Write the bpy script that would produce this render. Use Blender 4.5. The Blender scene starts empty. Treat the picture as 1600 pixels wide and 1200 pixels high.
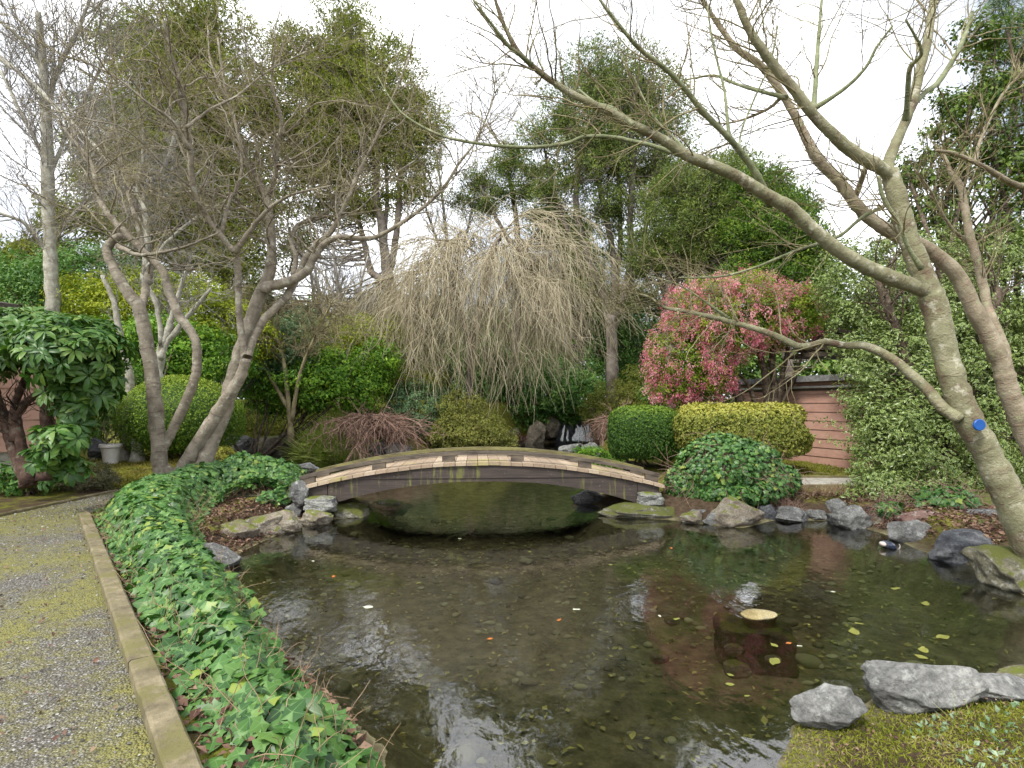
import bpy, math
import numpy as np

# ------------------------------------------------------------------ camera, sky, sun, exposure
scene = bpy.context.scene
F = 889.0; HZ = 632.0; CAMZ = 1.75
cam_d = bpy.data.cameras.new("camera")
cam = bpy.data.objects.new("camera", cam_d)
scene.collection.objects.link(cam)
cam.location = (0, 0, CAMZ); cam.rotation_euler = (math.pi/2, 0, 0)
cam_d.sensor_width = 36.0; cam_d.lens = 36.0*F/1600.0
cam_d.shift_y = 0.02; cam_d.clip_start = 0.05; cam_d.clip_end = 2000
scene.camera = cam

SUN_EL, SUN_AZ = math.radians(52), math.radians(215)     # azimuth: from behind the camera, left
w = bpy.data.worlds.new("World"); scene.world = w; w.use_nodes = True
nt = w.node_tree; nt.nodes.clear()
wo = nt.nodes.new('ShaderNodeOutputWorld'); bg = nt.nodes.new('ShaderNodeBackground')
sk = nt.nodes.new('ShaderNodeTexSky'); sk.sky_type = 'NISHITA'; sk.sun_disc = False
sk.sun_elevation = SUN_EL; sk.sun_rotation = SUN_AZ
sk.air_density = 1.0; sk.dust_density = 2.0
tc = nt.nodes.new('ShaderNodeTexCoord'); ns = nt.nodes.new('ShaderNodeTexNoise')
ns.inputs['Scale'].default_value = 2.2; ns.inputs['Detail'].default_value = 6
rp = nt.nodes.new('ShaderNodeValToRGB')
rp.color_ramp.elements[0].position = 0.40; rp.color_ramp.elements[0].color = (2.7, 3.0, 3.5, 1)
rp.color_ramp.elements[1].position = 0.62; rp.color_ramp.elements[1].color = (12.5, 12.5, 12.7, 1)
mx = nt.nodes.new('ShaderNodeMix'); mx.data_type = 'RGBA'; mx.inputs[0].default_value = 0.88
nt.links.new(tc.outputs['Generated'], ns.inputs['Vector']); nt.links.new(ns.outputs['Fac'], rp.inputs[0])
nt.links.new(sk.outputs[0], mx.inputs[6]); nt.links.new(rp.outputs[0], mx.inputs[7])
nt.links.new(mx.outputs[2], bg.inputs[0]); bg.inputs[1].default_value = 0.085
nt.links.new(bg.outputs[0], wo.inputs[0])

sun_d = bpy.data.lights.new("sun", 'SUN'); sun_d.energy = 1.5; sun_d.angle = math.radians(10)
sun_d.color = (1.0, 0.96, 0.88)
sun = bpy.data.objects.new("sun", sun_d); scene.collection.objects.link(sun)
# direction towards the sun: rotation measured clockwise from +Y
sd = (math.sin(SUN_AZ)*math.cos(SUN_EL), math.cos(SUN_AZ)*math.cos(SUN_EL), math.sin(SUN_EL))
from mathutils import Vector
sun.rotation_euler = Vector(sd).to_track_quat('Z', 'Y').to_euler()

scene.view_settings.view_transform = 'Standard'; scene.view_settings.look = 'None'
scene.view_settings.gamma = 1.0; scene.view_settings.use_curve_mapping = False
scene.view_settings.exposure = 1.6
scene.render.engine = 'CYCLES'
scene.cycles.max_bounces = 8; scene.cycles.diffuse_bounces = 3; scene.cycles.glossy_bounces = 3
scene.cycles.transmission_bounces = 4; scene.cycles.transparent_max_bounces = 8
scene.cycles.caustics_reflective = False; scene.cycles.caustics_refractive = False

# ------------------------------------------------------------------ helpers
def P(px, py, Y):
    return np.array([(px-800)/F*Y, Y, CAMZ-(py-HZ)/F*Y])
def G(px, py, z=0.0):
    Y = F*(CAMZ-z)/(py-HZ)
    return np.array([(px-800)/F*Y, Y, z])
def nrm(a):
    return a/np.maximum(np.linalg.norm(a, axis=-1, keepdims=True), 1e-9)
RS = lambda s: np.random.default_rng(s)

class MB:
    def __init__(s): s.v=[]; s.f=[]; s.a=[]; s.n=0; s.sm=False
    def add(s, verts, faces, attr=None):
        verts = np.asarray(verts, float).reshape(-1,3)
        if attr is None: attr = np.zeros((len(verts),3))
        s.v.append(verts); s.a.append(np.asarray(attr,float).reshape(-1,3))
        for fa in (faces if isinstance(faces, list) else [faces]):
            fa = np.asarray(fa, int)
            if len(fa): s.f.append(fa+s.n)
        s.n += len(verts); return s
    def hexa(s, b, t, var=0.0):          # 4 bottom, 4 top points, same winding (ccw from above)
        v = np.vstack([b,t]); f = [[3,2,1,0],[4,5,6,7],[0,1,5,4],[1,2,6,5],[2,3,7,6],[3,0,4,7]]
        return s.add(v, np.array(f), np.tile([0,0,var],(8,1)))
    def box(s, c, size, ax=(1,0,0), up=(0,0,1), var=0.0):
        c=np.asarray(c,float); ax=nrm(np.asarray(ax,float)); up=np.asarray(up,float)
        sd=nrm(np.cross(up,ax)); up=np.cross(ax,sd); h=np.asarray(size)/2
        q=[(-1,-1),(1,-1),(1,1),(-1,1)]
        b=[c+ax*h[0]*i+sd*h[1]*j-up*h[2] for i,j in q]; t=[p+up*2*h[2] for p in b]
        return s.hexa(np.array(b),np.array(t),var)
    def build(s, name, mat, parent=None, smooth=False):
        V = np.vstack(s.v); A = np.vstack(s.a)
        off = np.zeros(3)
        if parent is not None:
            p=parent
            while p is not None: off = off+np.array(p.location); p=p.parent
        V = V-off
        me = bpy.data.meshes.new(name)
        me.vertices.add(len(V)); me.vertices.foreach_set('co', V.astype(np.float32).ravel())
        loops = np.concatenate([f.ravel() for f in s.f])
        cnt = np.concatenate([np.full(len(f), f.shape[1]) for f in s.f])
        st = np.concatenate([[0], np.cumsum(cnt)[:-1]])
        me.loops.add(len(loops)); me.loops.foreach_set('vertex_index', loops.astype(np.int32))
        me.polygons.add(len(cnt)); me.polygons.foreach_set('loop_start', st.astype(np.int32))
        me.update(calc_edges=True)
        at = me.attributes.new('inf', 'FLOAT_VECTOR', 'POINT'); at.data.foreach_set('vector', A.astype(np.float32).ravel())
        me.polygons.foreach_set('use_smooth', np.full(len(cnt), bool(smooth or s.sm)))
        me.materials.append(mat)
        o = bpy.data.objects.new(name, me); scene.collection.objects.link(o)
        if parent is not None: o.parent = parent
        return o
def tag(o, label=None, cat=None, group=None, kind=None):
    if label: o['label']=label
    if cat: o['category']=cat
    if group: o['group']=group
    if kind: o['kind']=kind
    return o
def thing(name, label, cat, loc=(0,0,0), group=None):
    o = bpy.data.objects.new(name, None); scene.collection.objects.link(o)
    o.empty_display_size=0.1; o.location = tuple(float(c) for c in loc)
    return tag(o, label, cat, group)

# ---- tubes
def tubes(mb, Pt, R, k=4, rng=None, var=None, cap=True):
    """Pt (N,n,3), R (N,n)"""
    N,n,_ = Pt.shape; mb.sm=True
    T = np.empty_like(Pt); T[:,1:-1]=Pt[:,2:]-Pt[:,:-2]; T[:,0]=Pt[:,1]-Pt[:,0]; T[:,-1]=Pt[:,-1]-Pt[:,-2]
    T = nrm(T)
    ref = np.tile(np.array([0.31,0.93,0.17]),(N,1)); ref=nrm(ref)
    # parallel-ish frame
    U = np.empty_like(Pt); u = nrm(np.cross(T[:,0], ref))
    for i in range(n):
        u = nrm(u-T[:,i]*(u*T[:,i]).sum(-1,keepdims=True)); U[:,i]=u
    W = np.cross(T,U)
    an = np.arange(k)/k*2*np.pi
    V = Pt[:,:,None,:]+R[:,:,None,None]*(np.cos(an)[None,None,:,None]*U[:,:,None,:]+np.sin(an)[None,None,:,None]*W[:,:,None,:])
    L = np.concatenate([np.zeros((N,1)), np.cumsum(np.linalg.norm(np.diff(Pt,axis=1),axis=-1),axis=1)],axis=1)
    vr = (rng.random(N) if rng is not None else np.zeros(N)) if var is None else np.full(N,var)
    A = np.empty(V.shape); A[...,0]=L[:,:,None]; A[...,1]=an/(2*np.pi); A[...,2]=vr[:,None,None]
    i0 = (np.arange(N)*n*k)[:,None,None]; j=np.arange(n-1)[None,:,None]; q=np.arange(k)[None,None,:]
    a=i0+j*k+q; b=i0+j*k+(q+1)%k
    fc=np.stack([a,b,b+k,a+k],-1).reshape(-1,4)
    fl=[fc]
    if cap:
        fl.append((i0[:,:,0]+(n-1)*k+np.arange(k)[None,:]))
        fl.append((i0[:,:,0]+np.arange(k)[None,::-1]))
    mb.add(V.reshape(-1,3), fl, A.reshape(-1,3))
def catmull(p, m=6):
    p=np.asarray(p,float); q=np.vstack([2*p[0]-p[1],p,2*p[-1]-p[-2]]); out=[]
    for i in range(1,len(q)-2):
        for t in np.arange(m)/m:
            a,b,c,d=q[i-1],q[i],q[i+1],q[i+2]
            out.append(.5*((2*b)+(-a+c)*t+(2*a-5*b+4*c-d)*t*t+(-a+3*b-3*c+d)*t**3))
    out.append(q[-2]); return np.array(out)
def limb(pts, Y0, Y1=None, m=5, rng=None, wob=0.0, dz=0):
    """pts [(px,py,rpx)] -> world polyline and radii"""
    Y1 = Y0 if Y1 is None else Y1
    n=len(pts); w=[]
    for i,(x,y,r) in enumerate(pts):
        Y=Y0+(Y1-Y0)*i/(n-1); p=P(x,y,Y); w.append([*p, r*Y/F])
    w=catmull(np.array(w), m)
    pp=w[:,:3]; rr=np.maximum(w[:,3],0.0015)
    if rng is not None and wob>0: pp = pp+rng.normal(size=pp.shape)*wob*rr[:,None]
    return pp, rr
def add_limb(mb, lr, k=10, var=.5, rng=None, bump=0.0):
    pp,rr=lr; rr=rr.copy(); rr[:5]*=np.linspace(1.3,1,5)
    if bump and rng is not None: rr=rr*(1+rng.normal(size=rr.shape)*bump)
    tubes(mb, pp[None], rr[None], k, var=var)
def grow(rng, S, D, L, n, wig, trop, r0, taper=0.35):
    N=len(S); Pt=np.empty((N,n,3)); Pt[:,0]=S; d=nrm(D.copy()); st=(L/(n-1))[:,None]
    for i in range(1,n):
        d=nrm(d+rng.normal(size=(N,3))*wig+np.asarray(trop)); Pt[:,i]=Pt[:,i-1]+d*st
    R=r0[:,None]*np.linspace(1,taper,n)[None,:]
    return Pt,R
def spawn(rng, Pl, Rl, N, ang, tmin=0.15, wpow=1.0):
    """sample points on a list of polyline arrays -> starts, directions, parent radius"""
    segs=[];sd=[];rr=[];wt=[];
    for Pt,R in zip(Pl,Rl):
        n=Pt.shape[1]; i0=int(tmin*(n-1)); a=Pt[:,i0:-1]; b=Pt[:,i0+1:]
        l=np.linalg.norm(b-a,axis=-1)
        segs.append(a.reshape(-1,3)); sd.append((b-a).reshape(-1,3)); rr.append(R[:,i0:-1].reshape(-1)); wt.append(l.reshape(-1)**wpow)
    segs=np.vstack(segs); sd=np.vstack(sd); rr=np.concatenate(rr); wt=np.concatenate(wt)
    i=rng.choice(len(segs),N,p=wt/wt.sum()); t=rng.random((N,1))
    S=segs[i]+sd[i]*t; T=nrm(sd[i]); X=nrm(np.cross(T,rng.normal(size=(N,3))))
    an=np.radians(rng.uniform(ang[0],ang[1],(N,1)))
    return S, T*np.cos(an)+X*np.sin(an), rr[i]
def twigs(rng, mb, guides, levels, trop=(0,0,.05), k=3):
    """guides: list of (pp, rr). levels: (N, lmin, lmax, n, wig, ang, rmax, rmin). returns polylines of the last level"""
    Pl=[g[0][None] for g in guides]; Rl=[g[1][None] for g in guides]
    last=None
    for (N,l0,l1,n,wig,ang,rmax,rmin) in levels:
        S,D,pr=spawn(rng,Pl,Rl,N,ang)
        L=rng.uniform(l0,l1,N)*rng.uniform(.6,1,N)
        r=np.clip(pr*.6,rmin,rmax)
        Pt,R=grow(rng,S,D,L,n,wig,trop,r)
        tubes(mb,Pt,R,k,rng=rng,cap=False); Pl=[Pt];Rl=[R]; last=(Pt,R)
    return last

# ---- leaves.  template verts: along, across, up, u, rim
T_QUAD=(np.array([[0,0,0,0,.5],[.45,.5,.06,.5,1],[1,0,-.05,1,.6],[.45,-.5,.06,.5,1]]),[np.array([[0,3,2,1]])])
T_FOLD=(np.array([[0,0,0,0,.6],[.45,.5,.14,.5,1],[1,0,-.12,1,.8],[.45,-.5,.14,.5,1],[.5,0,0,.5,0]]),[np.array([[0,3,2,4],[0,4,2,1]])])
T_LONG=(np.array([[0,0,0,0,.4],[.35,0,.05,.3,0],[.7,0,-.02,.7,0],[1,0,-.16,1,.9],
                  [.3,.42,.1,.3,1],[.7,.5,.04,.7,1],[.3,-.42,.1,.3,1],[.7,-.5,.04,.7,1]]),
        [np.array([[0,1,4],[0,6,1],[2,3,5],[2,7,3]]),np.array([[1,2,5,4],[1,6,7,2]])])
_iv=[(0,0,0),(-.13,.36,.05),(.15,.43,.6),(.42,.62,.05),(.50,.36,.7),(.76,.22,.6),(1,0,.05),(.76,-.22,.6),(.50,-.36,.7),(.42,-.62,.05),(.15,-.43,.6),(-.13,-.36,.05)]
T_IVY=(np.array([[x,y,-.12*(x*x+y*y)-.02,x,r] for x,y,r in _iv]+[[.3,0,.03,.3,0]]),[np.array([[12,(i+1)%12,i] for i in range(12)])])
def leaves(mb, rng, C, N, D, L, W, tmpl, varc=None, varw=1.0):
    if tmpl is T_IVY or tmpl is T_LONG: mb.sm=True
    C=np.asarray(C); n=len(C); N=nrm(N); D=nrm(D-N*(D*N).sum(-1,keepdims=True)); S=np.cross(N,D)
    tv,tf=tmpl; L=np.broadcast_to(L,(n,)); W=np.broadcast_to(W,(n,))
    V=C[:,None]+tv[None,:,0,None]*L[:,None,None]*D[:,None]+tv[None,:,1,None]*W[:,None,None]*S[:,None]+tv[None,:,2,None]*L[:,None,None]*N[:,None]
    m=len(tv); A=np.empty((n,m,3)); A[:,:,0]=tv[None,:,3]; A[:,:,1]=tv[None,:,4]
    vr=rng.random(n) if varc is None else np.clip(varc+rng.normal(size=n)*.15*varw,0,1); A[:,:,2]=vr[:,None]
    o=(np.arange(n)*m)[:,None,None]
    mb.add(V.reshape(-1,3),[ (f[None]+o).reshape(-1,f.shape[1]) for f in tf],A.reshape(-1,3))
def blobs_px(bl, Y, depth=.8):
    out=[]
    for b in bl:
        cx,cy,rx,ry=b[:4]; dY=b[4] if len(b)>4 else 0; y=Y+dY; s=y/F
        dp=b[5] if len(b)>5 else rx*s*depth
        out.append((P(cx,cy,y), np.array([rx*s,dp,ry*s])))
    return out
def cloud(rng, blobs, nc, per, cr, shell=.45, flat=.6, zmin=None):
    """clusters of leaf positions. returns C, N(outward), cluster centres, cluster id var"""
    wt=np.array([ (r[0]*r[1]*r[2])**(2/3) for c,r in blobs]); ib=rng.choice(len(blobs),nc,p=wt/wt.sum())
    cc=np.array([b[0] for b in blobs])[ib]; rr=np.array([b[1] for b in blobs])[ib]
    d=nrm(rng.normal(size=(nc,3))); rad=(1-shell*rng.random((nc,1))**1.3)
    cen=cc+rr*d*rad
    crr=cr*rng.uniform(.6,1.35,nc)
    o=rng.normal(size=(nc,per,3)); o=nrm(o)*rng.random((nc,per,1))**.45; o[...,2]*=flat
    C=cen[:,None]+o*crr[:,None,None]
    N=nrm(o+0.5*d[:,None]+np.array([0,0,.55])+rng.normal(size=o.shape)*.35)
    vc=np.repeat(rng.random(nc),per)
    C=C.reshape(-1,3);N=N.reshape(-1,3)
    if zmin is not None:
        k=C[:,2]>zmin; return C[k],N[k],cen,vc[k]
    return C,N,cen,vc
def foliage(mb, rng, blobs, nc, per, cr, L, W, tmpl=T_QUAD, shell=.45, flat=.6, droop=.2, zmin=None, cvar=True):
    C,N,cen,vc=cloud(rng,blobs,nc,per,cr,shell,flat,zmin)
    D=rng.normal(size=C.shape); D[:,2]-=droop*2
    n=len(C); s=rng.uniform(.65,1.3,n)
    leaves(mb,rng,C,N,D,L*s,W*s,tmpl,varc=(.25+.5*vc if cvar else None))
    return cen

# ------------------------------------------------------------------ materials
def mat(name):
    m=bpy.data.materials.new(name); m.use_nodes=True; n=m.node_tree.nodes; n.clear()
    return m, m.node_tree
class N_:
    def __init__(s,t): s.t=t
    def new(s,ty,**kw):
        n=s.t.nodes.new('ShaderNode'+ty)
        for k,v in kw.items(): setattr(n,k,v)
        return n
    def link(s,a,b): s.t.links.new(a,b)
    def ramp(s,fac,stops,interp='LINEAR'):
        n=s.new('ValToRGB'); cr=n.color_ramp; cr.interpolation=interp
        while len(cr.elements)<len(stops): cr.elements.new(.5)
        for e,(p,c) in zip(cr.elements,stops): e.position=p; e.color=(c[0],c[1],c[2],1) if len(c)==3 else c
        s.link(fac,n.inputs[0]); return n.outputs[0]
    def noise(s,vec,scale,detail=4,rough=.55,dist=0):
        n=s.new('TexNoise'); n.inputs['Scale'].default_value=scale; n.inputs['Detail'].default_value=detail
        n.inputs['Roughness'].default_value=rough; n.inputs['Distortion'].default_value=dist
        if vec is not None: s.link(vec,n.inputs['Vector'])
        return n.outputs['Fac']
    def mix(s,f,a,b,mode='MIX'):
        n=s.new('Mix',data_type='RGBA',blend_type=mode)
        for i,x in ((0,f),(6,a),(7,b)):
            if isinstance(x,(float,int)): n.inputs[i].default_value=x
            elif isinstance(x,tuple): n.inputs[i].default_value=(*x,1)
            else: s.link(x,n.inputs[i])
        return n.outputs[2]
    def math(s,op,a,b=None,c=None):
        n=s.new('Math',operation=op)
        for i,x in enumerate((a,b,c)):
            if x is None: continue
            if isinstance(x,(float,int)): n.inputs[i].default_value=x
            else: s.link(x,n.inputs[i])
        return n.outputs[0]
    def mapping(s,vec,scale):
        n=s.new('Mapping'); n.inputs['Scale'].default_value=scale; s.link(vec,n.inputs['Vector']); return n.outputs[0]
    def bump(s,h,st,dist):
        n=s.new('Bump'); n.inputs['Strength'].default_value=st; n.inputs['Distance'].default_value=dist; s.link(h,n.inputs['Height']); return n.outputs[0]
def leaf_mat(name, cols, rough=.55, trans=.38, rimcol=None, rim0=.55, vein=None, spec=.22):
    m,t=mat(name); n=N_(t)
    at=n.new('Attribute',attribute_name='inf'); sp=n.new('SeparateXYZ'); n.link(at.outputs['Vector'],sp.inputs[0])
    k=len(cols); col=n.ramp(sp.outputs[2],[(i/(k-1),c) for i,c in enumerate(cols)])
    if rimcol:
        f=n.ramp(sp.outputs[1],[(rim0-.06,(0,0,0)),(rim0+.06,(1,1,1))]); col=n.mix(f,col,rimcol)
    if vein:
        f=n.ramp(sp.outputs[1],[(0.0,(.7,.7,.7)),(.09,(0,0,0))]); col=n.mix(f,col,vein)
    geo=n.new('NewGeometry')
    big=n.noise(geo.outputs['Position'],.9,2); col=n.mix(n.math('MULTIPLY',big,.6),col,n.mix(1.0,col,(.62,.72,.6),'MULTIPLY'))
    b=n.new('BsdfPrincipled'); n.link(col,b.inputs['Base Color']); b.inputs['Roughness'].default_value=rough
    b.inputs['Specular IOR Level'].default_value=spec
    out=n.new('OutputMaterial')
    if trans>0:
        tr=n.new('BsdfTranslucent'); n.link(n.mix(1.0,col,(1.25,1.35,.7),'MULTIPLY'),tr.inputs['Color'])
        ms=n.new('MixShader'); ms.inputs[0].default_value=trans
        n.link(b.outputs[0],ms.inputs[1]); n.link(tr.outputs[0],ms.inputs[2]); n.link(ms.outputs[0],out.inputs[0])
    else: n.link(b.outputs[0],out.inputs[0])
    return m
def bark_mat(name, c1, c2, c3, ring=0.0, ringcol=(.1,.08,.06), scale=6.0, lichen=None, rfreq=14):
    m,t=mat(name); n=N_(t)
    geo=n.new('NewGeometry'); pos=geo.outputs['Position']
    at=n.new('Attribute',attribute_name='inf'); 
    a=n.noise(pos,scale,5,.6); col=n.ramp(a,[(.32,c1),(.5,c2),(.68,c3)])
    h=n.noise(pos,scale*5,4,.6)
    col=n.mix(n.math('MULTIPLY',h,.55),col,n.mix(1.0,col,(.45,.42,.4),'MULTIPLY'))
    if lichen:
        l=n.ramp(n.noise(pos,scale*1.7,4,.7),[(.56,(0,0,0)),(.66,(1,1,1))]); col=n.mix(n.math('MULTIPLY',l,.7),col,lichen)
    hh=h
    if ring>0:
        sv=n.new('SeparateXYZ'); n.link(at.outputs['Vector'],sv.inputs[0]); cv=n.new('CombineXYZ')
        n.link(n.math('ADD',n.math('MULTIPLY',sv.outputs[0],rfreq),n.math('MULTIPLY',n.noise(pos,2.5,3,.6),3.0)),cv.inputs[0]); n.link(n.noise(pos,scale*.8,2,.5),cv.inputs[1]); n.link(n.math('MULTIPLY',sv.outputs[2],7),cv.inputs[2])
        r=n.noise(cv.outputs[0],1.0,4,.75)
        rr=n.math('MULTIPLY',n.ramp(r,[(.54,(0,0,0)),(.64,(1,1,1))]),n.ramp(n.noise(pos,scale*1.3,3,.6),[(.38,(0,0,0)),(.55,(1,1,1))])); col=n.mix(n.math('MULTIPLY',rr,ring),col,ringcol)
        hh=n.math('ADD',h,n.math('MULTIPLY',rr,.35))
    b=n.new('BsdfPrincipled'); n.link(col,b.inputs['Base Color']); b.inputs['Roughness'].default_value=.8; b.inputs['Specular IOR Level'].default_value=.25
    hh=n.math('ADD',hh,n.math('MULTIPLY',n.noise(pos,scale*14,4,.7),.5)); n.link(n.bump(hh,.95,.014),b.inputs['Normal'])
    o=n.new('OutputMaterial'); n.link(b.outputs[0],o.inputs[0]); return m
def rock_mat(name, c1, c2, c3, moss=0.0, lich=.3, sc=5.0, mosscol=(.12,.14,.02)):
    m,t=mat(name); n=N_(t); geo=n.new('NewGeometry'); pos=geo.outputs['Position']
    a=n.noise(pos,sc*.55,7,.68,.6); col=n.ramp(a,[(.3,c1),(.48,c2),(.66,c3)])
    f=n.noise(pos,sc*9,5,.7); col=n.mix(n.ramp(f,[(.35,(.8,.8,.8)),(.62,(0,0,0))]),col,n.mix(1.0,col,(.35,.35,.36),'MULTIPLY'))
    l=n.ramp(n.noise(pos,sc*2.6,6,.72),[(.55,(0,0,0)),(.63,(1,1,1))]); col=n.mix(n.math('MULTIPLY',l,lich),col,(.52,.54,.5))
    if moss>0:
        sp=n.new('SeparateXYZ'); n.link(geo.outputs['Normal'],sp.inputs[0])
        q=n.math('ADD',n.math('MULTIPLY',sp.outputs[2],.35),n.noise(pos,sc*1.1,5,.7))
        mm=n.ramp(q,[(.78-moss*.3,(0,0,0)),(.9-moss*.3,(1,1,1))]); col=n.mix(mm,col,mosscol)
    b=n.new('BsdfPrincipled'); n.link(col,b.inputs['Base Color']); b.inputs['Roughness'].default_value=.85; b.inputs['Specular IOR Level'].default_value=.3
    hb=n.math('ADD',n.noise(pos,sc*4,8,.75),n.math('MULTIPLY',a,1.2)); n.link(n.bump(hb,.9,.035),b.inputs['Normal'])
    o=n.new('OutputMaterial'); n.link(b.outputs[0],o.inputs[0]); return m
def plain_mat(name, c1, c2, scale=8, rough=.7, bump=.2, stretch=(1,1,1), spec=.35, metal=0):
    m,t=mat(name); n=N_(t); tcd=n.new('TexCoord'); v=n.mapping(tcd.outputs['Object'],stretch)
    a=n.noise(v,scale,6,.65); col=n.ramp(a,[(.35,c1),(.65,c2)])
    b=n.new('BsdfPrincipled'); n.link(col,b.inputs['Base Color']); b.inputs['Roughness'].default_value=rough
    b.inputs['Specular IOR Level'].default_value=spec; b.inputs['Metallic'].default_value=metal
    n.link(n.bump(n.noise(v,scale*4,5,.6),bump,.01),b.inputs['Normal'])
    o=n.new('OutputMaterial'); n.link(b.outputs[0],o.inputs[0]); return m
# ------------------------------------------------------------------ terrain
def ss(x): x=np.clip(x,0,1); return x*x*(3-2*x)
g2=lambda x,y:tuple(G(x,y)[:2])
POND=[(-.25,1.2),(-.62,2.9),g2(515,1085),g2(425,1000),g2(388,930),g2(360,890),g2(378,862),g2(440,833),g2(478,814),
 (-2.45,8.75),(-2.3,9.4),(-2.5,10.3),(-3.6,11.2),(-5.2,12.6),(-7.6,14.6),(-9.6,17),(-9.9,19.2),(-8.2,20.4),(-6.9,19.6),(-6.4,18.0),(-4.6,17.9),
 (-2.8,18.8),(-1.6,20.6),(0,22.6),(.6,25.6),(2.4,26.6),(4.2,26.4),(4.2,24.2),(2.9,20.5),(2.1,17.5),(2.3,14.5),(1.9,12),(1.35,10.3),(1.5,9.3),
 g2(943,808),g2(1040,812),g2(1105,820),g2(1160,826),g2(1215,812),g2(1300,814),g2(1380,834),g2(1440,862),g2(1535,890),g2(1600,932),
 (5.4,4.3),(6.4,3.8),(4.4,3.55),(3.3,3.55),g2(1500,1062),g2(1400,1070),g2(1345,1098),g2(1235,1128),(1.22,2.7),(1.05,1.2)]
POND=np.array(POND)
def pond_sd(x,y):
    p=np.stack([np.ravel(x),np.ravel(y)],-1); d=np.full(len(p),1e9); ins=np.zeros(len(p),bool)
    n=len(POND)
    for i in range(n):
        a=POND[i]; b=POND[(i+1)%n]; e=b-a; w_=p-a
        t=np.clip((w_@e)/(e@e),0,1); d=np.minimum(d,np.hypot(*(w_-t[:,None]*e).T))
        c=((a[1]>p[:,1])!=(b[1]>p[:,1])); xx=(b[0]-a[0])*(p[:,1]-a[1])/(b[1]-a[1]+1e-12)+a[0]
        ins^=(c&(p[:,0]<xx))
    return np.where(ins,-d,d).reshape(np.shape(x))
def wob(x,y):
    return (np.sin(x*1.7+y*.9)*np.sin(y*2.1-x*.6)+.5*np.sin(x*4.3+1)*np.sin(y*3.9))*.5
def ground_z(x,y,d=None):
    x=np.asarray(x,float); y=np.asarray(y,float)
    if d is None: d=pond_sd(x,y)
    out=.02*ss(d/.05)+.22*ss((d-.10)/.55)+.04*ss(d/1.2)+ss(d/1.0)*(.045*np.clip(y-9,0,11)+.2*np.clip(y-20,0,6)*1.0)
    offp=ss((y-9.6)/1.5)*1.0+ss((x-1)/1.0)*(y<9.6)
    out=out+.035*wob(x*1.5,y*1.5)*ss(d/.6)*np.clip(offp,0,1)
    inn=-.42*ss(-d/.6+.08)+.03*wob(x*3,y*3)*ss(-d/.5)
    out=out*(1-.48*ss((x-.8)/.5)*ss((4.6-y)/.8))
    return np.where(d>0,out,inn)
def axis(lo,hi,a,b,st,far):
    dense=np.arange(a,b,st); l=[a-st*1.25**i*2 for i in range(1,far)]; r=[b+st*1.25**i*2 for i in range(1,far)]
    l=[v for v in l if v>lo]+[lo]; r=[v for v in r if v<hi]+[hi]
    return np.array(sorted(set(l))+list(dense)+sorted(set(r)))
gx=axis(-600,600,-12,9,.11,30); gy=axis(-80,900,1,30,.11,30)
XX,YY=np.meshgrid(gx,gy); ZZ=ground_z(XX,YY)
def grid_faces(r,c):
    i=np.arange(r-1)[:,None]*c+np.arange(c-1)[None]; return np.stack([i,i+1,i+1+c,i+c],-1).reshape(-1,4)
m,t=mat('ground'); n=N_(t); geo=n.new('NewGeometry'); pos=geo.outputs['Position']; sp=n.new('SeparateXYZ'); n.link(pos,sp.inputs[0])
a=n.noise(pos,1.3,6,.65); soil=n.ramp(n.noise(pos,14,5,.7),[(.3,(.035,.024,.015)),(.7,(.10,.07,.045))])
mossc=n.ramp(n.noise(pos,9,5,.7),[(.3,(.05,.065,.012)),(.5,(.13,.14,.02)),(.72,(.24,.21,.05))])
land=n.mix(n.ramp(n.math('ADD',a,n.math('MULTIPLY',sp.outputs[2],.55)),[(.58,(0,0,0)),(.72,(1,1,1))]),soil,mossc)
bed=n.ramp(n.noise(pos,5,7,.72),[(.3,(.055,.05,.03)),(.48,(.14,.125,.07)),(.62,(.24,.22,.12)),(.75,(.34,.325,.19))])
bed=n.mix(n.ramp(n.noise(pos,26,4,.6),[(.55,(0,0,0)),(.68,(.8,.8,.8))]),bed,(.20,.17,.09))
under=n.ramp(sp.outputs[2],[(.0,(1,1,1)),(.04,(0,0,0))]); col=n.mix(under,land,bed)
b=n.new('BsdfPrincipled'); n.link(col,b.inputs['Base Color']); b.inputs['Roughness'].default_value=.95; b.inputs['Specular IOR Level'].default_value=.1
n.link(n.bump(n.noise(pos,22,6,.7),.8,.04),b.inputs['Normal']); o=n.new('OutputMaterial'); n.link(b.outputs[0],o.inputs[0]); M_ground=m
mb=MB(); mb.add(np.stack([XX,YY,ZZ],-1).reshape(-1,3),grid_faces(*XX.shape)); tag(mb.build('ground',M_ground,smooth=True),kind='structure')

# water
m,t=mat('water'); n=N_(t); geo=n.new('NewGeometry'); pos=geo.outputs['Position']
mp=n.mapping(pos,(1.0,.55,1)); h=n.math('ADD',n.math('MULTIPLY',n.noise(mp,7,3,.5,.4),1.0),n.math('MULTIPLY',n.noise(mp,26,3,.5),.22))
bn=n.bump(h,.13,.03)
fr=n.new('Fresnel'); fr.inputs['IOR'].default_value=1.8; n.link(bn,fr.inputs['Normal'])
gl=n.new('BsdfGlossy'); gl.inputs['Roughness'].default_value=.015; n.link(bn,gl.inputs['Normal']); gl.inputs['Color'].default_value=(.97,.98,1,1)
tr=n.new('BsdfTransparent'); tr.inputs['Color'].default_value=(.93,.94,.82,1)
ms=n.new('MixShader'); n.link(fr.outputs[0],ms.inputs[0]); n.link(tr.outputs[0],ms.inputs[1]); n.link(gl.outputs[0],ms.inputs[2])
o=n.new('OutputMaterial'); n.link(ms.outputs[0],o.inputs[0]); M_water=m
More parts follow.
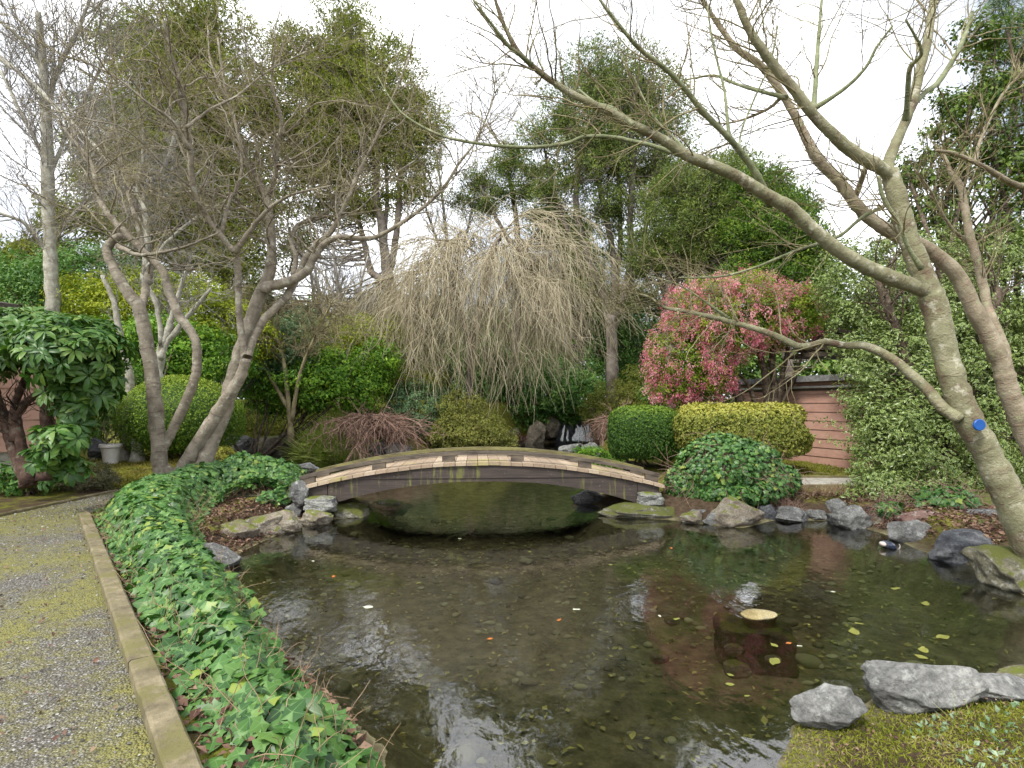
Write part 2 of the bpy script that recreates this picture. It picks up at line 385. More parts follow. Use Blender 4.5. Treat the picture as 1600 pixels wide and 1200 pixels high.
mb=MB(); mb.add([[-12,0,0],[9,0,0],[9,29,0],[-12,29,0]],np.array([[0,1,2,3]])); tag(mb.build('water',M_water),kind='structure')

# gravel path on the left
def strip(inner,outer,nu,nv,dz):
    inner=catmull(inner,nu)[:]; outer=catmull(outer,nu); k=min(len(inner),len(outer))
    t=np.linspace(0,1,nv)[None,:,None]; g=inner[:k,None]*(1-t)+outer[:k,None]*t
    z=ground_z(g[...,0],g[...,1])+dz; return np.concatenate([g,z[...,None]],-1)
KZ=.36
kA=G(132,800,KZ)[:2]; kB=G(262,1133,KZ)[:2]; kd=(kB-kA)
kC=kA+kd*1.28
m,t=mat('gravel'); n=N_(t); geo=n.new('NewGeometry'); pos=geo.outputs['Position']
vo=n.new('TexVoronoi'); vo.inputs['Scale'].default_value=85; n.link(pos,vo.inputs['Vector'])
sep=n.new('SeparateColor'); n.link(vo.outputs['Color'],sep.inputs[0])
col=n.ramp(sep.outputs[0],[(0,(.07,.065,.055)),(.45,(.15,.14,.12)),(.8,(.24,.23,.21)),(1,(.42,.41,.39))])
dirt=n.ramp(vo.outputs['Distance'],[(.4,(0,0,0)),(.62,(1,1,1))]); col=n.mix(dirt,col,(.09,.08,.06))
q=n.math('ADD',n.math('MULTIPLY',n.noise(pos,.9,3,.5),.72),n.math('MULTIPLY',n.noise(pos,7,6,.8),.55))
mm=n.ramp(q,[(.56,(0,0,0)),(.70,(.8,.8,.8))]); col=n.mix(mm,col,n.ramp(n.noise(pos,30,3,.6),[(.3,(.12,.12,.02)),(.7,(.27,.25,.045))]))
b=n.new('BsdfPrincipled'); n.link(col,b.inputs['Base Color']); b.inputs['Roughness'].default_value=.9
hb=n.math('ADD',n.math('MULTIPLY',vo.outputs['Distance'],-1.0),n.math('MULTIPLY',n.noise(pos,60,3,.6),.5)); n.link(n.bump(hb,.9,.02),b.inputs['Normal'])
o=n.new('OutputMaterial'); n.link(b.outputs[0],o.inputs[0]); M_gravel=m
inner=[kA+kd*1.6,kA+kd*1.2,kA+kd*.6,kA,kA+np.array([.25,1.0]),(-3.5,9.35)]
outer=[(-6.6,-1.5),(-6.65,2),(-6.7,5),(-6.66,8.0),(-6.3,10.0),(-3.6,10.25)]
gpt=strip(np.array(inner,float),np.array(outer,float),12,44,.014)
mb=MB(); mb.add(gpt.reshape(-1,3),grid_faces(*gpt.shape[:2])[:,::-1]); tag(mb.build('gravel_path',M_gravel,smooth=True),kind='structure')
# loose chippings
rng=RS(5); nn=16000; u=rng.random(nn)**1.0*(gpt.shape[0]-2); v=rng.random(nn)*(gpt.shape[1]-1.01)
iu=u.astype(int); iv=v.astype(int); Pp=gpt[iu,iv]*(1-(u-iu))[:,None]+gpt[iu+1,iv]*(u-iu)[:,None]; Pp=Pp+(gpt[iu,iv+1]-gpt[iu,iv])*(v-iv)[:,None]
ok=Pp[:,1]>2.0; Pp=Pp[ok]; nn=len(Pp)
o6=np.array([[1,0,0],[0,1,0],[-1,0,0],[0,-1,0],[0,0,1],[0,0,-1]],float); f8=np.array([[0,1,4],[1,2,4],[2,3,4],[3,0,4]])
an=rng.random(nn)*6.28; s=rng.uniform(.003,.008,nn)*(1+rng.random(nn)); sq=rng.uniform(.5,1,(nn,3)); sq[:,2]*=.6
vv=o6[None]*sq[:,None]*s[:,None,None]+rng.normal(size=(nn,6,3))*s[:,None,None]*.22
ca,sa=np.cos(an)[:,None],np.sin(an)[:,None]; vv=np.stack([vv[...,0]*ca-vv[...,1]*sa,vv[...,0]*sa+vv[...,1]*ca,vv[...,2]],-1)+Pp[:,None]+np.array([0,0,.004])
A=np.zeros((nn,6,3)); A[...,2]=rng.random(nn)[:,None]
M_chip=leaf_mat('chippings',[(.06,.055,.045),(.14,.13,.11),(.22,.21,.19),(.42,.41,.39)],.8,0)
mb=MB(); mb.add(vv.reshape(-1,3),(f8[None]+(np.arange(nn)*6)[:,None,None]).reshape(-1,3),A.reshape(-1,3)); tag(mb.build('gravel',M_chip),'loose pale grey stone chippings scattered over the gravel path','gravel',kind='stuff')

# edging beams
m,t=mat('edging'); n=N_(t); geo=n.new('NewGeometry'); pos=geo.outputs['Position']
col=n.ramp(n.noise(pos,7,7,.7),[(.3,(.07,.055,.03)),(.5,(.15,.125,.07)),(.7,(.25,.21,.13))])
col=n.mix(n.ramp(n.noise(pos,3.2,5,.7),[(.46,(0,0,0)),(.6,(.8,.8,.8))]),col,(.12,.11,.03))
col=n.mix(n.ramp(n.noise(pos,60,3,.6),[(.6,(0,0,0)),(.7,(.7,.7,.7))]),col,(.06,.05,.03))
b=n.new('BsdfPrincipled'); n.link(col,b.inputs['Base Color']); b.inputs['Roughness'].default_value=.9
n.link(n.bump(n.noise(pos,35,6,.7),.7,.012),b.inputs['Normal']); o=n.new('OutputMaterial'); n.link(b.outputs[0],o.inputs[0]); M_edge=m
def beam(mb,a,b,wd,z0,z1,bev=.012,nseg=24,rng=RS(1)):
    a=np.array(a,float);b=np.array(b,float);d=nrm(b-a);sd=np.array([-d[1],d[0]]); h=wd/2
    prof=[(-h,z0),(-h,z1-bev),(-h+bev,z1),(h-bev,z1),(h,z1-bev),(h,z0)]
    V=[]
    for i in range(nseg+1):
        c=a+(b-a)*i/nseg
        for (x,z) in prof:
            jx,jz=rng.normal(size=2)*.0016
            V.append([*(c+sd*(x+jx)),z+(jz if z>z0 else 0)])
    k=len(prof); f=[[i*k+j,i*k+j+1,(i+1)*k+j+1,(i+1)*k+j] for i in range(nseg) for j in range(k-1)]
    mb.add(V,[np.array(f)[:,::-1],np.array([list(range(k))]),np.array([[nseg*k+j for j in range(k)][::-1]])])
kn=nrm(np.array([-kd[1],kd[0]])); KW=.12
def edging(name,label,a,b,wd,z0,z1,group=None):
    mb=MB(); beam(mb,a,b,wd,z0,z1,nseg=max(6,int(np.linalg.norm(np.array(b)-np.array(a))/.12))); o=mb.build(name,M_edge); return tag(o,label,'edging',group)
edging('edging_beam','long mossy tan edging beam between the gravel path and the ivy',kA,kA+kd*.865,KW,.1,KZ)
edging('edging_beam','nearest stretch of tan edging beam, cut off by the bottom of the picture',kA+kd*.868,kA+kd*1.5,KW,.1,KZ+.004)
edging('edging_board','thin pale board edging the far side of the gravel path',(-6.74,4.8),(-6.6,9.5),.05,.1,.335)
edging('edging_board','short low board where the path turns behind the ivy',(-6.58,9.53),(-5.2,10.42),.05,.1,.33)

# right walkway
M_conc=plain_mat('concrete',(.22,.21,.18),(.42,.40,.35),9,.9,.4)
mb=MB()
xs=np.linspace(4.0,11,30); g=np.array([[[x,y,0.] for x in xs] for y in np.linspace(9.75,10.75,5)]); g[...,2]=.365
mb.add(g.reshape(-1,3),grid_faces(5,30)); tag(mb.build('walkway',M_conc),kind='structure')
edging('walkway_edging','pale edging strip along the pond side of the concrete walkway',(4.0,9.72),(11,9.72),.07,.1,.385)
edging('walkway_edging','pale edging strip along the shed side of the concrete walkway',(4.0,10.8),(11,10.8),.07,.1,.40)

# ------------------------------------------------------------------ footbridge
m,t=mat('girder_wood'); n=N_(t); geo=n.new('NewGeometry'); pos=geo.outputs['Position']
st=n.mapping(pos,(13,13,1.3)); s1=n.noise(st,1.0,4,.6)
col=n.ramp(n.noise(n.mapping(pos,(1.2,1.2,14)),2.2,5,.6),[(.3,(.030,.022,.018)),(.7,(.068,.050,.042))])
big=n.noise(n.mapping(pos,(.55,.55,.3)),1.4,2,.5)
g_=n.math('ADD',n.math('MULTIPLY',s1,.75),n.math('MULTIPLY',big,.5)); col=n.mix(n.ramp(g_,[(.70,(0,0,0)),(.80,(.75,.75,.75))]),col,(.16,.17,.035))
col=n.mix(n.ramp(n.noise(pos,38,2,.5),[(.72,(0,0,0)),(.75,(.6,.6,.6))]),col,(.3,.3,.28))
b=n.new('BsdfPrincipled'); n.link(col,b.inputs['Base Color']); b.inputs['Roughness'].default_value=.75
n.link(n.bump(n.noise(n.mapping(pos,(2,2,22)),4,5,.7),.35,.01),b.inputs['Normal']); o=n.new('OutputMaterial'); n.link(b.outputs[0],o.inputs[0]); M_gird=m
m,t=mat('deck_wood'); n=N_(t); geo=n.new('NewGeometry'); pos=geo.outputs['Position']
at=n.new('Attribute',attribute_name='inf'); sp=n.new('SeparateXYZ'); n.link(at.outputs['Vector'],sp.inputs[0])
col=n.ramp(sp.outputs[2],[(0,(.30,.225,.16)),(.5,(.38,.29,.205)),(1,(.46,.37,.27))])
gr=n.noise(n.mapping(pos,(30,2,30)),1.6,5,.65); col=n.mix(n.ramp(gr,[(.35,(.6,.6,.6)),(.6,(0,0,0))]),col,n.mix(1.0,col,(.6,.58,.52),'MULTIPLY'))
yl=n.math('ADD',n.noise(pos,1.1,3,.5),n.math('MULTIPLY',n.noise(pos,12,4,.7),.35)); col=n.mix(n.ramp(yl,[(.74,(0,0,0)),(.92,(.7,.7,.7))]),col,(.36,.33,.08))
b=n.new('BsdfPrincipled'); n.link(col,b.inputs['Base Color']); b.inputs['Roughness'].default_value=.8; n.link(n.bump(gr,.4,.006),b.inputs['Normal'])
o=n.new('OutputMaterial'); n.link(b.outputs[0],o.inputs[0]); M_deck=m
M_rail=plain_mat('rail_wood',(.05,.04,.034),(.14,.115,.085),5,.75,.35,(.6,2,3))
M_rail2=plain_mat('rail_wood_mossy',(.09,.075,.04),(.20,.19,.07),4,.8,.35,(.8,2,3))
bL=np.array([-3.32,8.72]); bR=np.array([2.42,9.08]); bax=nrm(bR-bL); bpy_=np.array([-bax[1],bax[0]]); bLen=np.linalg.norm(bR-bL)
def dz(t): return .47+.385*(1-np.abs(2*t-1)**2.0)
def bp(t,off,z): q=bL+(bR-bL)*t+bpy_*off; return np.array([q[0],q[1],z])
WID=1.22
bridge=thing('arched_footbridge','low arched wooden footbridge crossing the pond, dark girders and pale plank deck','footbridge',(*((bL+bR)/2),0))
rng=RS(11); mb=MB(); NP=33
for i in range(NP):
    t0=(i+.02)/NP; t1=(i+.98)/NP; j=rng.normal()*.008; hz=rng.normal()*.002; zt0=dz(t0)+hz; zt1=dz(t1)+hz; th=.052
    b4=[bp(t0,-.05+j,zt0-th),bp(t1,-.05+j,zt1-th),bp(t1,WID+.05+j,zt1-th),bp(t0,WID+.05+j,zt0-th)]
    t4=[p+np.array([0,0,th]) for p in b4]; mb.hexa(np.array(b4),np.array(t4),rng.random())
mb.build('deck',M_deck,bridge)
def lowz(t): return .17+.375*(1-np.abs((2*t-1)/.86)**2.3)
def arcprism(mb,ts,top,bot,o0,o1):
    V=[]
    for t in ts:
        V+= [bp(t,o0,bot(t)),bp(t,o1,bot(t)),bp(t,o1,top(t)),bp(t,o0,top(t))]
    k=len(ts); f=[[i*4+j,i*4+(j+1)%4,(i+1)*4+(j+1)%4,(i+1)*4+j] for i in range(k-1) for j in range(4)]
    mb.add(V,[np.array(f),np.array([[3,2,1,0],[(k-1)*4,(k-1)*4+1,(k-1)*4+2,(k-1)*4+3]])])
tt=np.linspace(.085,.925,48)
for nm,(o0,o1,pr) in {'near':(.0,.07,-1),'far':(WID-.07,WID,1)}.items():
    mb=MB(); arcprism(mb,tt,lambda t:dz(t)-.054,lowz,o0,o1)
    pa=(o0-.014,o0-.001) if pr<0 else (o1+.001,o1+.014)
    arcprism(mb,np.linspace(.085,.925,48),lambda t:dz(t)-.056,lambda t:max(.60 if .2<t<.8 else 0,lowz(t)+.004,min(.60,dz(t)-.07)),*pa)
    mb.build('girder',M_gird,bridge)
    for ta,tb in ((.012,.083),(.927,.988)):
        mb=MB(); arcprism(mb,np.linspace(ta,tb,5),lambda t:dz(t)-.056,lambda t:.29,o0+.004,o1-.004); mb.build('girder_end',M_gird,bridge)
for off in (.12,WID-.21):
    mb=MB(); arcprism(mb,np.linspace(.004,.996,60),lambda t:dz(t)+.155,lambda t:dz(t)+.10,off,off+.09)
    r=mb.build('kerb_rail',M_rail if off<.5 else M_rail2,bridge)
    for k in range(6):
        c=.026+k*(.948/5); mb=MB(); arcprism(mb,[c-.018,c+.018],lambda t:dz(t)+.099,lambda t:dz(t)+.001,off+.008,off+.082); mb.build('spacer_block',M_rail,r)

# ------------------------------------------------------------------ rocks
def ico(sub):
    p=(1+5**.5)/2; v=[(-1,p,0),(1,p,0),(-1,-p,0),(1,-p,0),(0,-1,p),(0,1,p),(0,-1,-p),(0,1,-p),(p,0,-1),(p,0,1),(-p,0,-1),(-p,0,1)]
    f=[(0,11,5),(0,5,1),(0,1,7),(0,7,10),(0,10,11),(1,5,9),(5,11,4),(11,10,2),(10,7,6),(7,1,8),(3,9,4),(3,4,2),(3,2,6),(3,6,8),(3,8,9),(4,9,5),(2,4,11),(6,2,10),(8,6,7),(9,8,1)]
    v=[np.array(a)/np.linalg.norm(a) for a in v]
    for _ in range(sub):
        c={}; nf=[]
        def mid(a,b):
            k=(min(a,b),max(a,b))
            if k not in c: q=v[a]+v[b]; v.append(q/np.linalg.norm(q)); c[k]=len(v)-1
            return c[k]
        for a,b,d in f:
            x,y,z=mid(a,b),mid(b,d),mid(d,a); nf+=[(a,x,z),(b,y,x),(d,z,y),(x,y,z)]
        f=nf
    return np.array(v),np.array(f)
ICO={k:ico(k) for k in (2,3,4,5)}
def vnoise(rng,v,freqs,amps):
    d=np.zeros(len(v))
    for f,a in zip(freqs,amps):
        for _ in range(5):
            k=nrm(rng.normal(size=3))*f; d+=a*np.sin(v@k+rng.random()*6.28)/2.2
    return d
def rockmesh(mb,rng,c,r,sub=4,cuts=16,sharp=.72,rot=0,boxy=0,tilt=0,var=0):
    v,f=ICO[sub]; v=v.copy()
    if boxy>0:
        q=v/np.abs(v).max(1,keepdims=True); v=v*(1-boxy)+q*boxy
    for _ in range(cuts):
        nn=nrm(rng.normal(size=3)*np.array([1,1,.8])); dd=sharp*rng.uniform(.85,1.15)*(1+.35*boxy); s=v@nn; v=v-np.maximum(s-dd,0)[:,None]*nn*.94
    v=v*(1+vnoise(rng,v,(3,7,15,30),(.06,.045,.028,.014)))[:,None]
    # horizontal strata
    v[:,:2]*=(1+.012*np.sin(v[:,2:]*18+v[:,:1]*4))
    v=v/np.abs(v).max(0)[None]; v=v*np.asarray(r)
    if tilt: c_,s_=math.cos(tilt),math.sin(tilt); v=np.stack([v[:,0]*c_-v[:,2]*s_,v[:,1],v[:,0]*s_+v[:,2]*c_],-1)
    c_,s_=math.cos(rot),math.sin(rot); v=np.stack([v[:,0]*c_-v[:,1]*s_,v[:,0]*s_+v[:,1]*c_,v[:,2]],-1)
    mb.add(v+c,f,np.tile([0,0,var],(len(v),1)))
M_rk={'fore':rock_mat('rock_fore',(.09,.09,.085),(.20,.20,.19),(.38,.375,.35),.0,.4,4),'grey':rock_mat('rock_grey',(.06,.06,.058),(.155,.155,.15),(.29,.29,.275),.0,.45),
 'tan':rock_mat('rock_tan',(.10,.085,.06),(.24,.20,.15),(.38,.34,.26),.12,.35),
 'dark':rock_mat('rock_dark',(.035,.037,.045),(.085,.09,.10),(.17,.175,.18),.0,.15),
 'red':rock_mat('rock_red',(.07,.035,.03),(.17,.09,.07),(.28,.19,.16),.0,.3),
 'moss':rock_mat('rock_moss',(.07,.065,.045),(.16,.15,.10),(.27,.26,.20),.38,.3,mosscol=(.085,.095,.02)),
 'light':rock_mat('rock_light',(.07,.07,.066),(.17,.17,.16),(.31,.31,.295),.0,.4),
 'block':rock_mat('rock_block',(.15,.15,.14),(.25,.25,.235),(.36,.36,.34),.08,.4)}
rid=[100]
def rock(x0,y0,x1,y1,mt,label,Y=None,sink=.45,boxy=0,rot=None,tilt=0,sub=4,depth=.8,name='rock',group=None,sharp=.70,wk=1.16):
    rid[0]+=1; rng=RS(rid[0])
    if Y is None: Y=F*CAMZ/(y1-HZ)
    s=Y/F; rx=(x1-x0)/2*s*wk; dep=max(rx*depth,.06); Yc=Y+dep*.45; sc=Yc/Y
    top=CAMZ-(y0-HZ)*Yc/F; bot=CAMZ-(y1-HZ)*Y/F
    h=(top-bot); bot2=bot-h*sink; cz=(top+bot2)/2; rz=(top-bot2)/2
    cx=((x0+x1)/2-800)/F*Yc
    mb=MB(); rockmesh(mb,rng,np.zeros(3),(rx*sc,dep,max(rz,.04)),sub=sub,rot=(rng.uniform(-.3,.3) if rot is None else rot),boxy=boxy,tilt=tilt,sharp=sharp)
    o=mb.build(name,M_rk[mt],smooth=True); o.location=(cx,Yc,cz)
    return tag(o,label,'rock',group)
rock(300,848,370,889,'grey','low dark grey rock nearest the ivy at the left water edge',depth=.9)
rock(328,826,372,852,'tan','small brown rock just behind the low dark rock on the left bank')
rock(336,808,402,850,'tan','pale layered tan rock on the left bank below the ivy',depth=1.2)
rock(384,794,446,836,'tan','flat tan ledge rock left of centre on the left bank',depth=1.2)
rock(420,796,468,832,'tan','brown ledge rock covered with litter beside the bridge stones')
rock(442,784,474,812,'grey','rounded grey rock just left of the bridge abutment')
rock(450,748,480,779,'grey','upright grey rock under the left end of the bridge deck',Y=8.6)
rock(462,772,484,790,'grey','small pointed grey rock between the bridge deck end and the square block',Y=8.75)
rock(481,774,525,799,'block','squared grey stone block propping the left end of the girder',Y=8.62,sink=.12,boxy=.85,rot=.05,sharp=.98,depth=1.0)
rock(469,795,522,819,'tan','rounded stone under the squared block at the left abutment',boxy=.3,rot=0)
rock(515,784,583,813,'moss','mossy green stone in the shade under the left end of the bridge',Y=8.9,depth=1.0)
rock(570,780,640,802,'moss','dark stone far under the left end of the bridge',Y=10.0,depth=.6)
rock(997,768,1033,788,'block','small squared stone propping the right end of the girder',Y=8.95,sink=.1,boxy=.8,rot=.05,sharp=.98)
rock(942,781,1052,809,'moss','long low pale stone under the right end of the bridge',boxy=.35,rot=0.05,depth=.6)
rock(896,766,942,786,'light','pale rock seen under the right side of the bridge arch',Y=10.1)
rock(1050,774,1083,800,'dark','blue black angular rock between the bridge and the ivy mound')
rock(1098,800,1135,819,'light','small pale flat stone at the water below the ivy mound')
rock(1115,776,1190,821,'tan','large domed grey tan rock under the ivy mound',depth=.9)
rock(1072,792,1105,812,'grey','small grey stone partly under the ivy mound at the water')
rock(1060,796,1100,817,'tan','low brown stone left of the big domed rock under the ivy mound')
rock(1184,788,1214,812,'dark','dark stone right of the big domed rock under the ivy mound')
rock(1326,782,1362,802,'grey','grey rock tucked behind the pale veined rock',Y=8.8)
rock(1356,800,1384,824,'tan','small tan rock at the waterline left of the flat pale sloping rock')
rock(1206,792,1260,814,'grey','low wide grey rock between the ivy mound and the upright rock')
rock(1254,767,1294,800,'grey','upright blocky grey rock on the right bank by the walkway',boxy=.3)
rock(1258,796,1292,812,'light','thin pale stone at the waterline under the upright blocky rock')
rock(1290,779,1326,800,'light','pale rock between the upright rock and the white veined rock',Y=8.8)
rock(1296,788,1360,825,'light','pale veined grey rock in front of the variegated holly')
rock(1352,786,1392,812,'red','reddish rock behind the little bank plant',Y=8.4)
rock(1378,808,1402,822,'dark','small dark stone in the shallows by the little bank plant')
rock(1386,811,1462,846,'light','flat pale grey rock sloping to the water on the right bank',tilt=-.12)
rock(1412,797,1490,836,'red','red brown angular rock behind the flat pale rock',Y=7.6,tilt=-.1)
rock(1446,828,1562,874,'dark','broad dark grey layered rock right of the pale sloping rock',depth=.6)
rock(1524,845,1680,922,'moss','big sloping dark slab at the foot of the leaning tree',depth=.8,tilt=.15)
rock(1514,812,1570,832,'moss','flat greenish slab stacked beside the leaning trunk',Y=7.0,boxy=.5,sink=.1,sharp=.9)
rock(1506,796,1562,815,'grey','upper thin grey slab beside the leaning trunk',Y=7.6,boxy=.5,sink=.1,sharp=.9)
rock(1500,770,1560,800,'moss','mossy stone tucked behind the leaning trunk',Y=8.2)
rock(1238,1066,1374,1130,'fore','pale lichened rock at the bottom, left one of the foreground rocks',Y=3.0,depth=.5,sub=5,sink=.3,wk=1.02,sharp=.6)
rock(1358,1030,1533,1110,'fore','large jagged grey rock, biggest of the foreground rocks',Y=3.15,depth=.42,sub=5,sink=.3,tilt=-.1,wk=1.04,sharp=.58)
rock(1480,1055,1660,1100,'fore','long flat grey rock right of the biggest foreground rock',Y=3.2,depth=.34,sub=5,wk=1.02,sharp=.6)
rock(1530,1048,1680,1080,'tan','brownish rock at the right frame edge behind the long flat rock',Y=3.6,depth=.4)
# far banks
rock(340,678,404,713,'grey','mossy grey boulder across the upper pond, left of its pale twin',Y=19.8,depth=.7)
rock(392,675,466,712,'tan','pale grey tan boulder across the upper pond beside the grass tuft',Y=19.9,depth=.7)
rock(352,668,400,690,'moss','mossy boulder behind the pair across the upper pond',Y=21.2)
rock(540,696,580,716,'grey','grey stone under the left skirt of the weeping dwarf maple',Y=18.1)
rock(560,686,604,712,'grey','round grey stone below the middle of the weeping dwarf maple',Y=18.2)
rock(598,688,642,710,'light','squared pale stone below the right of the weeping dwarf maple',Y=18.3,boxy=.5)
rock(455,722,500,740,'light','pale flat stone behind the left end of the bridge',Y=12.6)
rock(790,668,814,696,'moss','mossy rock beside the golden shrub near the small waterfall',Y=23.5)
rock(802,678,822,695,'tan','low tan rock left of the tall tan boulder by the waterfall',Y=24)
rock(822,656,852,691,'tan','tall tan boulder left of the waterfall pool',Y=25.3,depth=.7)
rock(845,650,874,678,'tan','round tan boulder above the waterfall pool',Y=26,depth=.9)
for i,(x0,y0,x1,y1,l) in enumerate([(866,656,886,690,'dark wet rock just right of the round tan boulder'),(880,660,900,688,'dark wet rock touching the left side of the waterfall'),
     (894,656,928,668,'dark wet ledge the waterfall runs over'),(924,662,940,688,'dark mossy rock touching the right side of the waterfall'),(934,655,956,688,'brown mossy rock between the waterfall and the clipped dark hedge')]):
    rock(x0,y0,x1,y1,'dark' if i<3 else 'moss',l,Y=26.4,depth=1.0)
rock(873,692,908,712,'light','white crusted rock behind the right half of the bridge',Y=16.5)
rock(905,688,945,716,'light','broad pale rock under bright ground cover behind the bridge',Y=15.8)
rock(975,716,1005,738,'light','small pale stone under the clipped dark hedge',Y=12.2)
rock(360,722,378,738,'moss','small mossy stone at the near side of the upper pond',Y=13.5)
# small stones in the ground gaps behind the pot
rock(135,683,168,712,'dark','dark stone left of the white pot',Y=13.2)
rock(60,740,84,756,'dark','small dark stone at the foot of the rhododendron',Y=9.4)

# stepping stone and pedestal in the pond
M_sand=rock_mat('stone_sand',(.28,.21,.08),(.46,.37,.17),(.62,.53,.30),.0,.2,8)
c=G(1185,960); mb=MB(); th=np.linspace(0,2*np.pi,28,endpoint=False); rr=.145*(1+.10*np.sin(2*th+.6)+.05*np.sin(3*th+2)+.03*np.sin(5*th))
rings=[(.8,-.10),(.98,-.02),(1.0,.0),(.93,.009),(.5,.012)]
V=[[rr[i]*k*math.cos(th[i])*1.0,rr[i]*k*math.sin(th[i])*.8,z] for k,z in rings for i in range(28)]+[[0,0,.013]]
f=[[j*28+i,j*28+(i+1)%28,(j+1)*28+(i+1)%28,(j+1)*28+i] for j in range(4) for i in range(28)]
mb.add(V,[np.array(f),np.array([[4*28+i,4*28+(i+1)%28,140] for i in range(28)])]); o=mb.build('stepping_stone',M_sand,smooth=True); o.location=tuple(c); tag(o,'flat yellow tan stone just breaking the pond surface','stone')
M_ped=rock_mat('stone_drowned',(.03,.03,.02),(.07,.07,.04),(.12,.12,.06),.2,.1)
mb=MB(); rockmesh(mb,RS(3),np.zeros(3),(.31,.24,.2),sub=4,boxy=.9,sharp=1.0,cuts=5,rot=-.25); o=mb.build('sunken_block',M_ped,smooth=True); o.location=(c[0]-.03,c[1]+.03,-.265); tag(o,'square dark block under water carrying the yellow tan stone','stone block')

# pond stones on the bed
M_peb=leaf_mat('pebbles',[(.10,.09,.05),(.22,.20,.12),(.32,.30,.18),(.44,.42,.26)],.8,0)
rng=RS(21); mb=MB(); v2,f2=ICO[2]; cnt=0
while cnt<750:
    x,y=rng.uniform(-4,6),rng.uniform(2.2,11)
    d=pond_sd(np.array([x]),np.array([y]))[0]
    if d>-.12: continue
    r=rng.uniform(.012,.042)*(1+ (rng.random()<.06)*1.2); v=v2*(1+vnoise(rng,v2,(2,4),(.15,.06)))[:,None]*np.array([r*rng.uniform(.8,1.5),r,r*.55])
    z=float(ground_z(x,y)); mb.add(v+[x,y,z+r*.25],f2,np.tile([0,0,rng.random()],(len(v),1))); cnt+=1
tag(mb.build('pond_pebbles',M_peb,smooth=True),'small rounded stones strewn over the pond bed','pebbles',kind='stuff')
for i,(px,py,r,mt,l) in enumerate([(1030,1010,.075,'tan','sunken pale brown stone left of the pair below the yellow stone'),(1150,1026,.10,'tan','sunken brown stone, largest one below the yellow tan stone'),
    (1146,998,.075,'tan','sunken tan stone just under the dark square block'),(1208,1014,.06,'moss','sunken green stone right of the largest sunken stone'),(890,868,.07,'moss','sunken yellowish stone in the middle of the bridge reflection'),
    (775,895,.08,'moss','sunken mossy stone left of centre in the bridge reflection'),(1050,955,.07,'moss','sunken stone by the dark block, on its upper left')]):
    g=G(px,py); mb=MB(); rockmesh(mb,RS(300+i),np.zeros(3),(r,r*.85,r*.6),sub=3,cuts=4,sharp=.9); o=mb.build('sunken_stone',M_rk[mt],smooth=True)
    o.location=(g[0],g[1],-.06-r*.3); tag(o,l,'stone')
# tan arc-like twig debris and leaves on the bed
rng=RS(22); n=5200; x=rng.uniform(-4,6,n); y=rng.uniform(2.2,11,n); d=pond_sd(x,y); k=d<-.1; x=x[k];y=y[k]; z=ground_z(x,y)+.02
C=np.stack([x,y,z],-1); Nn=rng.normal(size=C.shape)*.25+[0,0,1]; D=rng.normal(size=C.shape)
M_bedleaf=leaf_mat('bed_leaves',[(.10,.07,.03),(.22,.18,.07),(.42,.38,.14),(.58,.52,.18)],.8,0)
mb=MB(); leaves(mb,rng,C,Nn,D,rng.uniform(.03,.075,len(C)),rng.uniform(.02,.045,len(C)),T_QUAD); tag(mb.build('sunken_leaves',M_bedleaf),'brown and yellow dead leaves lying on the pond bed','leaves',kind='stuff')
